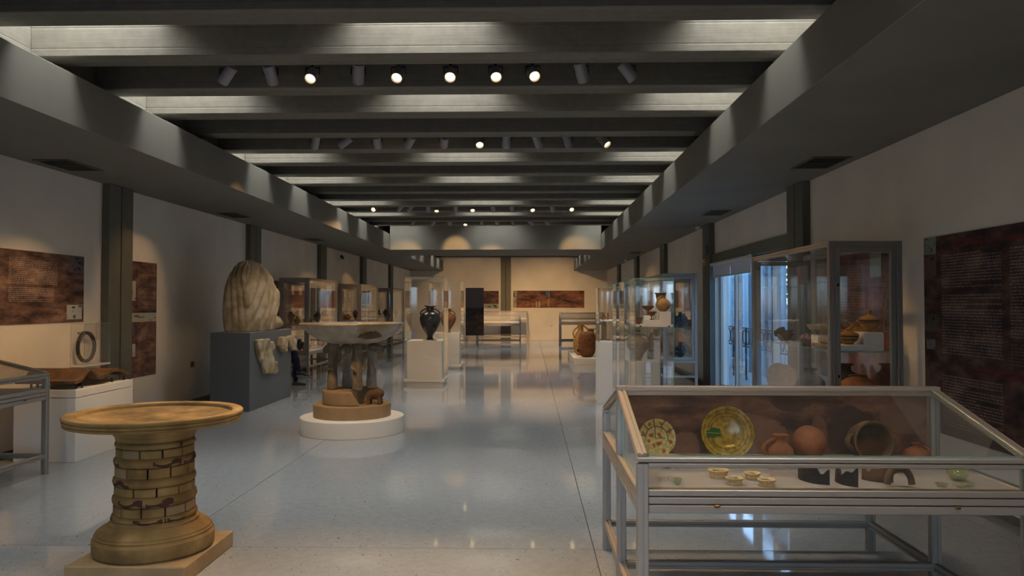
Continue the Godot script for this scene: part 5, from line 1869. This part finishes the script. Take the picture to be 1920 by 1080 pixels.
	vessel("big_pot", "big red brown pot with a short open spout on the low plinth", "pot", P(1.55, 0.191, 20.42), [[0.0, 0.0], [0.1, 0.0], [0.16, 0.03], [0.205, 0.10], [0.225, 0.2], [0.235, 0.36], [0.232, 0.5], [0.21, 0.6], [0.17, 0.66], [0.12, 0.68]], M["terracotta_brown"], {"seg": 40, "bands": []})
	st = begin()
	lathe(st, [[0.062, 0.0], [0.052, 0.05], [0.046, 0.10], [0.048, 0.11], [0.040, 0.112], [0.036, 0.10], [0.038, 0.04], [0.02, 0.0], [0.0, -0.01]], 20, Vector3(-0.17, 0.17, 0.1), 0, TAU, 0, 0, Basis(Quaternion(Vector3.UP, Vector3(-0.75, 0.12, 0.65).normalized())))
	obj("spout", st, M["terracotta_brown"], get_node("big_pot"))
	vessel("tall_jug", "tall yellowish jug with a looped handle behind the big red brown pot", "jug", P(1.42, 0.191, 21.1), [[0.0, 0.0], [0.1, 0.0], [0.17, 0.12], [0.21, 0.3], [0.2, 0.46], [0.14, 0.6], [0.08, 0.68], [0.075, 0.8], [0.1, 0.86]], M["buff_clay"], {"seg": 32, "handles": [[0.0, 0.56, 0.82, 0.1, 0.022], [PI - 0.4, 0.5, 0.8, 0.09, 0.022]]})
	vessel("tall_jug", "rounded buff jar at the far end of the low plinth", "jar", P(1.8, 0.191, 22.2), scaled(AMPHORA, 0.24, 0.7), M["buff_clay"], {"seg": 32})

func shelf_in(t: Node3D, w: float, dp: float, y: float) -> void:
	var st := begin()
	box(st, Vector3(0, y - 0.0125, 0), Vector3(w - 0.02, 0.025, dp), 0.002)
	obj("shelf", st, M["white_paint"], t)
	for sx in [-1, 1]:
		for sz in [-1, 1]:
			st = begin()
			tube(st, [Vector3(sx * (w / 2 - 0.06), y - 0.018, sz * (dp / 2)), Vector3(sx * (w / 2 - 0.06), y - 0.018, sz * (dp / 2 + 0.012))], 0.009, 0.009, 10)
			obj("bolt", st, M["black_plastic"], t)

# ---------------------------------------------------------------- the big desk case at the front
func plate_mat(called: String, kind: int) -> StandardMaterial3D:
	var n := 384
	var im := Image.create(n, n, false, Image.FORMAT_RGB8)
	var no := FastNoiseLite.new()
	no.seed = 50 + kind
	no.frequency = 0.02
	for y in n:
		for x in n:
			var u := (x + 0.5) / n * 2.0 - 1.0
			var v := (y + 0.5) / n * 2.0 - 1.0
			var r := sqrt(u * u + v * v)
			var a := atan2(v, u)
			var w := no.get_noise_2d(x, y)
			var c: Color
			if kind == 0:
				c = Color(0.80, 0.74, 0.52).lerp(Color(0.70, 0.60, 0.34), clampf(w + 0.3, 0, 1))
				var g := Color(0.16, 0.36, 0.2)
				var rr := r + 0.03 * w
				if absf(rr - 0.60) < 0.022 and a < 0.3:
					c = g
				for k in 5:
					var aa := -PI * 0.95 + k * 0.62
					if rr > 0.60 and absf(wrapf(a - aa, -PI, PI)) * r < 0.03:
						c = c.lerp(g, 0.85)
				if absf(u + 0.06) < 0.025 and v < 0.05 and v > -0.6:
					c = g
				if absf(v - 0.03) < 0.02 and u > -0.05 and u < 0.5:
					c = g
				for k in 8:
					var aa := -PI + k * 0.79 + 0.3
					var q := Vector2(u, v) - Vector2(cos(aa), sin(aa)) * (0.78 if k < 6 else 0.45)
					if q.length() < 0.1 + 0.08 * w:
						c = c.lerp(Color(0.55, 0.3, 0.12), 0.75)
				for q in [Vector2(0.18, -0.1), Vector2(-0.3, -0.12), Vector2(0.12, 0.3)]:
					if (Vector2(u, v) - q).length() < 0.13 + 0.1 * w:
						c = c.lerp(Color(0.56, 0.27, 0.1), 0.8)
				if v > 0.35 and absf(w) < 0.06:
					c = c.lerp(g, 0.5)
			else:
				c = Color(0.66, 0.56, 0.20).lerp(Color(0.50, 0.40, 0.12), clampf(w * 1.5 + 0.3, 0, 1))
				for ring in [0.62, 0.74, 0.88]:
					if absf(r - ring) < 0.012:
						c = c.lerp(Color(0.34, 0.26, 0.08), 0.7)
				var q := Vector2(u + 0.5, v - 0.02).rotated(0.25)
				if absf(q.x) < 0.28 and absf(q.y) < 0.19 - 0.2 * absf(q.x) + 0.05 * w:
					c = Color(0.2, 0.36, 0.16)
				if absf(q.y - q.x * 0.3) < 0.014 and absf(q.x) < 0.28:
					c = Color(0.66, 0.56, 0.2)
				if absf(Vector2(u - 0.25, v + 0.15).length() - 0.26) < 0.02 and u > 0.3:
					c = c.lerp(Color(0.2, 0.36, 0.16), 0.7)
			im.set_pixel(x, y, c)
	var m := mat(called, Color.WHITE, 0.18)
	m.albedo_texture = ImageTexture.create_from_image(im)
	return m

func glazed_plate(label: String, at: Vector3, r: float, m: Material, lean: float, turn: float, deep: float) -> void:
	var t := thing("glazed_plate", label, "plate", at)
	# the plate's axis points at the viewer and a little up
	t.basis = Basis(Vector3.UP, turn) * Basis(Vector3.RIGHT, PI / 2 - lean)
	var st := begin()
	lathe(st, [[0.0, -deep], [r * 0.4, -deep], [r * 0.42, -deep * 0.8], [r * 0.8, -deep * 0.35], [r * 0.98, -0.004], [r, 0.0], [r * 0.985, 0.005], [r * 0.82, -deep * 0.25 + 0.004], [r * 0.62, -deep * 0.55 + 0.002], [r * 0.45, -deep * 0.7], [0.0, -deep * 0.75]], 64, Vector3.ZERO, 0, TAU, r)
	obj("dish", st, m, t)
	st = begin()
	tube(st, [Vector3(-r * 0.35, -deep - 0.004, r * 0.95), Vector3(-r * 0.35, -deep - 0.03, r * 0.98), Vector3(0, -deep - 0.03, r * 0.2)], 0.004, 0.004, 6)
	tube(st, [Vector3(r * 0.35, -deep - 0.004, r * 0.95), Vector3(r * 0.35, -deep - 0.03, r * 0.98), Vector3(0, -deep - 0.03, r * 0.2)], 0.004, 0.004, 6)
	obj("wire_stand", st, M["acrylic"], t)

func build_near_case() -> void:
	var cx := 1.36
	var d := 4.2
	var t := desk_case("large double sloped aluminium desk case of glazed plates and pots", P(cx, 0, d), 0, 1.76, 1.62, 1.145, 0.918)
	var m := print_mat("workers_photo", 560, 120, 33, Color(0.40, 0.27, 0.21), Color(0.19, 0.11, 0.1), Color(0.54, 0.40, 0.32), [], [
		[0.36, 0.3, 0.1, 0.5, Color(0.50, 0.36, 0.28), "e"], [0.42, 0.42, 0.12, 0.7, Color(0.52, 0.38, 0.30), "e"], [0.14, 0.62, 0.1, 0.5, Color(0.54, 0.42, 0.33), "e"],
		[0.48, 0.0, 0.14, 0.3, Color(0.24, 0.15, 0.13), "e"], [0.66, 0.18, 0.18, 1.0, Color(0.22, 0.14, 0.13), "e"], [0.60, 0.35, 0.07, 0.8, Color(0.5, 0.36, 0.28), "e"], [0.84, 0.1, 0.16, 0.5, Color(0.46, 0.36, 0.31), "e"]])
	panel("photo_board", Vector3(0, 0.945, 0.008), 1.63, 0.33, 0.006, Vector3.BACK, m, t)
	panel("photo_board", Vector3(0, 0.945, -0.008), 1.63, 0.33, 0.006, Vector3.FORWARD, m, t)
	var Y := 0.772
	glazed_plate("cream glazed plate with green and brown painting, leaning upright", P(0.685, 0.885, 4.08), 0.101, plate_mat("painted_plate", 0), 0.12, 0.05, 0.03)
	glazed_plate("large mustard yellow glazed dish with a green leaf mark", P(1.056, 0.917, 4.06), 0.14, plate_mat("yellow_plate", 1), 0.18, -0.12, 0.045)
	vessel("flat_dish", "flat cream dish lying below the painted plate", "dish", P(0.715, Y, 3.96), scaled(BOWL, 0.085, 0.035), M["cream_clay"])
	vessel("orange_jug", "orange terracotta jug with a side handle", "jug", P(1.315, Y, 4.0), [[0.0, 0.0], [0.04, 0.0], [0.062, 0.025], [0.07, 0.05], [0.062, 0.078], [0.038, 0.1], [0.03, 0.115], [0.03, 0.13], [0.042, 0.146]], M["terracotta"], {"seg": 32, "handles": [[PI, 0.03, 0.125, 0.045, 0.011]]})
	vessel("round_flask", "round orange brown flask lying next to the jug", "flask", P(1.49, Y + 0.09, 4.07), [[0.0, -0.08], [0.04, -0.078], [0.075, -0.05], [0.094, 0.0], [0.08, 0.05], [0.045, 0.075], [0.02, 0.085], [0.02, 0.1]], M["terracotta"], {"seg": 32, "tilt": Vector3(-1.2, 0.3, 0)})
	vessel("dark_pot", "brown clay pot lying with its wide mouth towards the glass", "pot", P(1.775, 0.887, 3.98), [[0.0, -0.13], [0.05, -0.125], [0.09, -0.08], [0.106, -0.02], [0.104, 0.03], [0.108, 0.04]], M["worn_brown"], {"seg": 40, "tilt": Vector3(PI / 2 - 0.12, 0.1, 0), "lugs": [[0.0, 0.0, 0.035, 0.014], [PI, 0.0, 0.035, 0.014]]})
	var st: SurfaceTool
	vessel("low_bowl", "small dark bowl in front of the wide mouthed pot", "bowl", P(1.81, Y, 3.82), scaled(BOWL, 0.06, 0.05), M["dark_clay"])
	vessel("little_flask", "little round orange flask with a tiny handle", "flask", P(2.03, Y, 4.02), [[0.0, 0.0], [0.03, 0.0], [0.058, 0.02], [0.066, 0.042], [0.05, 0.068], [0.022, 0.08], [0.018, 0.094], [0.024, 0.1]], M["terracotta"], {"seg": 28, "handles": [[0.2, 0.05, 0.088, 0.022, 0.005]]})
	# row of sherds and small finds along the front
	var tarts := [[0.905, 3.66, 0.05, 0.035, "cream ring foot sherd with green glaze beneath the yellow dish"], [0.945, 3.52, 0.042, 0.03, "cream ring foot sherd in front of the green glazed one"], [1.06, 3.63, 0.04, 0.028, "small cream ring foot sherd with a notched edge"], [1.085, 3.5, 0.043, 0.028, "flat cream ring foot sherd beside the notched one"]]
	for i in tarts.size():
		var q: Array = tarts[i]
		var v := vessel("ring_foot_sherd", q[4], "sherd", P(q[0], Y, q[1]), [[0.0, 0.0], [q[2] * 0.8, 0.0], [q[2] * 0.84, q[3] * 0.35], [q[2] * 0.78, q[3] * 0.45], [q[2], q[3]]], M["cream_clay"], {"seg": 20, "wob": 0.05, "turn": i * 1.3})
		st = begin()
		lathe(st, [[0.0, q[3] * 0.86], [q[2] * (0.62 if i == 0 else 0.4), q[3] * 0.88]], 12, Vector3(0.005, 0, 0), 0.3, 4.2)
		obj("glaze_patch", st, M["green_glaze"], v)
	for q in [[1.235, 3.72, 0.15, 0.03, "clear acrylic stand between the sherds"], [0.66, 3.62, 0.10, 0.05, "clear acrylic stand under the small red cup"]]:
		st = begin()
		box(st, Vector3(0, q[3] / 2, 0), Vector3(q[2], q[3], 0.1), 0.002)
		var o := obj("acrylic_stand", st, M["acrylic"])
		o.position = P(q[0], Y, q[1])
		tag(o, q[4], "stand")
	vessel("red_cup", "small red cup on the acrylic stand at the case corner", "cup", P(0.655, Y + 0.051, 3.62), scaled(BOWL, 0.032, 0.03), M["terracotta"], {"seg": 18})
	vessel("glass_bead_cup", "tiny pale glass cup in front of the acrylic stand", "cup", P(0.68, Y, 3.5), scaled(SKYPHOS, 0.02, 0.03), M["old_glass"], {"seg": 16})
	sherd("curved dark pot sherd with a broken edge", P(1.42, Y, 3.55), 0.13, 0.09, 2.0, 3.5, M["dark_clay"], 0.2)
	sherd("tilted dark pot sherd leaning on the other dark sherd", P(1.51, Y, 3.5), 0.12, 0.085, 1.6, 2.9, M["dark_clay"], -0.5)
	sherd("brown pot sherd with an arched handle", P(1.66, Y, 3.6), 0.11, 0.08, 1.2, 2.6, M["worn_brown"], -0.2)
	st = begin()
	tube(st, arc(Vector3(0, 0, 0), Vector3(0.055, 0, 0), Vector3(0, 0.075, 0), 0.0, PI, 12), 0.014, 0.011, 10, 1.4)
	var hd := obj("arched_handle", st, M["worn_brown"])
	hd.position = P(1.68, Y + 0.012, 3.48)
	tag(hd, "arched brown clay handle standing in front of the brown sherd", "handle sherd")
	vessel("glass_bowl", "small green glass bowl near the case end", "bowl", P(2.02, Y, 3.62), scaled(GLOBE, 0.045, 0.07), M["old_glass"], {"seg": 24})
	for q in [[1.88, 3.5, "first"], [1.95, 3.48, "second"], [2.0, 3.5, "third"]]:
		vessel("glass_fragment", "flat yellowish glass fragment in front of the green glass bowl", "fragment", P(q[0], Y, q[1]), scaled(BOWL, 0.028, 0.012), M["old_glass"], {"seg": 10, "wob": 0.1, "group": "yellowish glass fragments"})
	for q in [[0.93, 3.66, 0.32, 0.34, "grey card under the ring foot sherds"], [1.4, 3.62, 0.3, 0.3, "white card under the dark sherds"]]:
		st = begin()
		box(st, Vector3(0, 0.0012, 0), Vector3(q[2], 0.002, q[3]), 0, Basis(Vector3.UP, 0.0))
		var o := obj("grey_card", st, M["white_paint"] if q[0] > 1.3 else M["plaster_fill"])
		o.position = P(q[0], Y - 0.0035, q[1])
		tag(o, q[4], "card")
	st = begin()
	box(st, Vector3(0, 0.025, 0), Vector3(0.06, 0.05, 0.004), 0.001, Basis(Vector3.RIGHT, -0.3))
	var tl := obj("label_tent", st, M["dark_clay"])
	tl.position = P(2.12, Y, 3.85)
	tag(tl, "small dark label card standing at the case end", "label")

func sherd(label: String, at: Vector3, r: float, h: float, a0: float, a1: float, m: Material, tilt: float) -> void:
	var t := thing("pot_sherd", label, "sherd", at)
	var st := begin()
	var n := 14
	for i in n:
		var u := a0 + (a1 - a0) * i / n
		var v := a0 + (a1 - a0) * (i + 1) / n
		var hu := h * (0.8 + 0.2 * sin(u * 5.0) + 0.12 * sin(u * 13.0))
		var hv := h * (0.8 + 0.2 * sin(v * 5.0) + 0.12 * sin(v * 13.0))
		for e in [[r, 1.0], [r - 0.012, -1.0]]:
			var q := []
			for k in [[u, 0.0], [v, 0.0], [v, hv], [u, hu]]:
				var rr: float = e[0] * (1.0 - 0.25 * pow(k[1] / h - 0.4, 2.0))
				q.append(Vector3(cos(k[0]) * rr, k[1], sin(k[0]) * rr - r * 0.6))
			var mid := (u + v) / 2
			face(st, q, Vector3(cos(mid), 0, sin(mid)) * e[1])
		var p := []
		for k in [[u, hu, r], [v, hv, r], [v, hv, r - 0.012], [u, hu, r - 0.012]]:
			var rr: float = k[2] * (1.0 - 0.25 * pow(k[1] / h - 0.4, 2.0))
			p.append(Vector3(cos(k[0]) * rr, k[1], sin(k[0]) * rr - r * 0.6))
		face(st, p, Vector3.UP)
	for e in [[a0, -1.0], [a1, 1.0]]:
		var he: float = h * (0.8 + 0.2 * sin(e[0] * 5.0) + 0.12 * sin(e[0] * 13.0))
		var p := []
		for k in [[r, 0.0], [r, he], [r - 0.012, he], [r - 0.012, 0.0]]:
			var rr: float = k[0] * (1.0 - 0.25 * pow(k[1] / h - 0.4, 2.0))
			p.append(Vector3(cos(e[0]) * rr, k[1], sin(e[0]) * rr - r * 0.6))
		face(st, p, Vector3(-sin(e[0]), 0, cos(e[0])) * e[1])
	obj("curved_wall", st, m, t)
	t.rotation = Vector3(0, tilt, 0)

# ---------------------------------------------------------------- far end
func build_back() -> void:
	desk_case("narrow aluminium desk case of coins in front of the end column", P(-1.25, 0, 30.3), 0, 1.78, 0.8, 1.2, 1.0, true)
	desk_case("long aluminium desk case against the end wall column", P(-1.5, 0, 33.5), 0, 2.8, 0.8, 1.32, 1.08, true)
	desk_case("aluminium desk case standing under the long end wall poster", P(2.1, 0, 30.3), 0, 1.8, 1.5, 1.29, 1.06)
	rng.seed = 15
	for i in 16:
		var st := begin()
		lathe(st, [[0.0, 0.0], [0.02, 0.0], [0.022, 0.003], [0.02, 0.006], [0.0, 0.006]], 12)
		var o := obj("coin", st, M["brass"])
		o.position = P(-2.0 + i * 0.1, 0.854, 30.1 + (i % 3) * 0.1)
		tag(o, "small bronze coin in the narrow desk case", "coin", "coins in the narrow desk case")
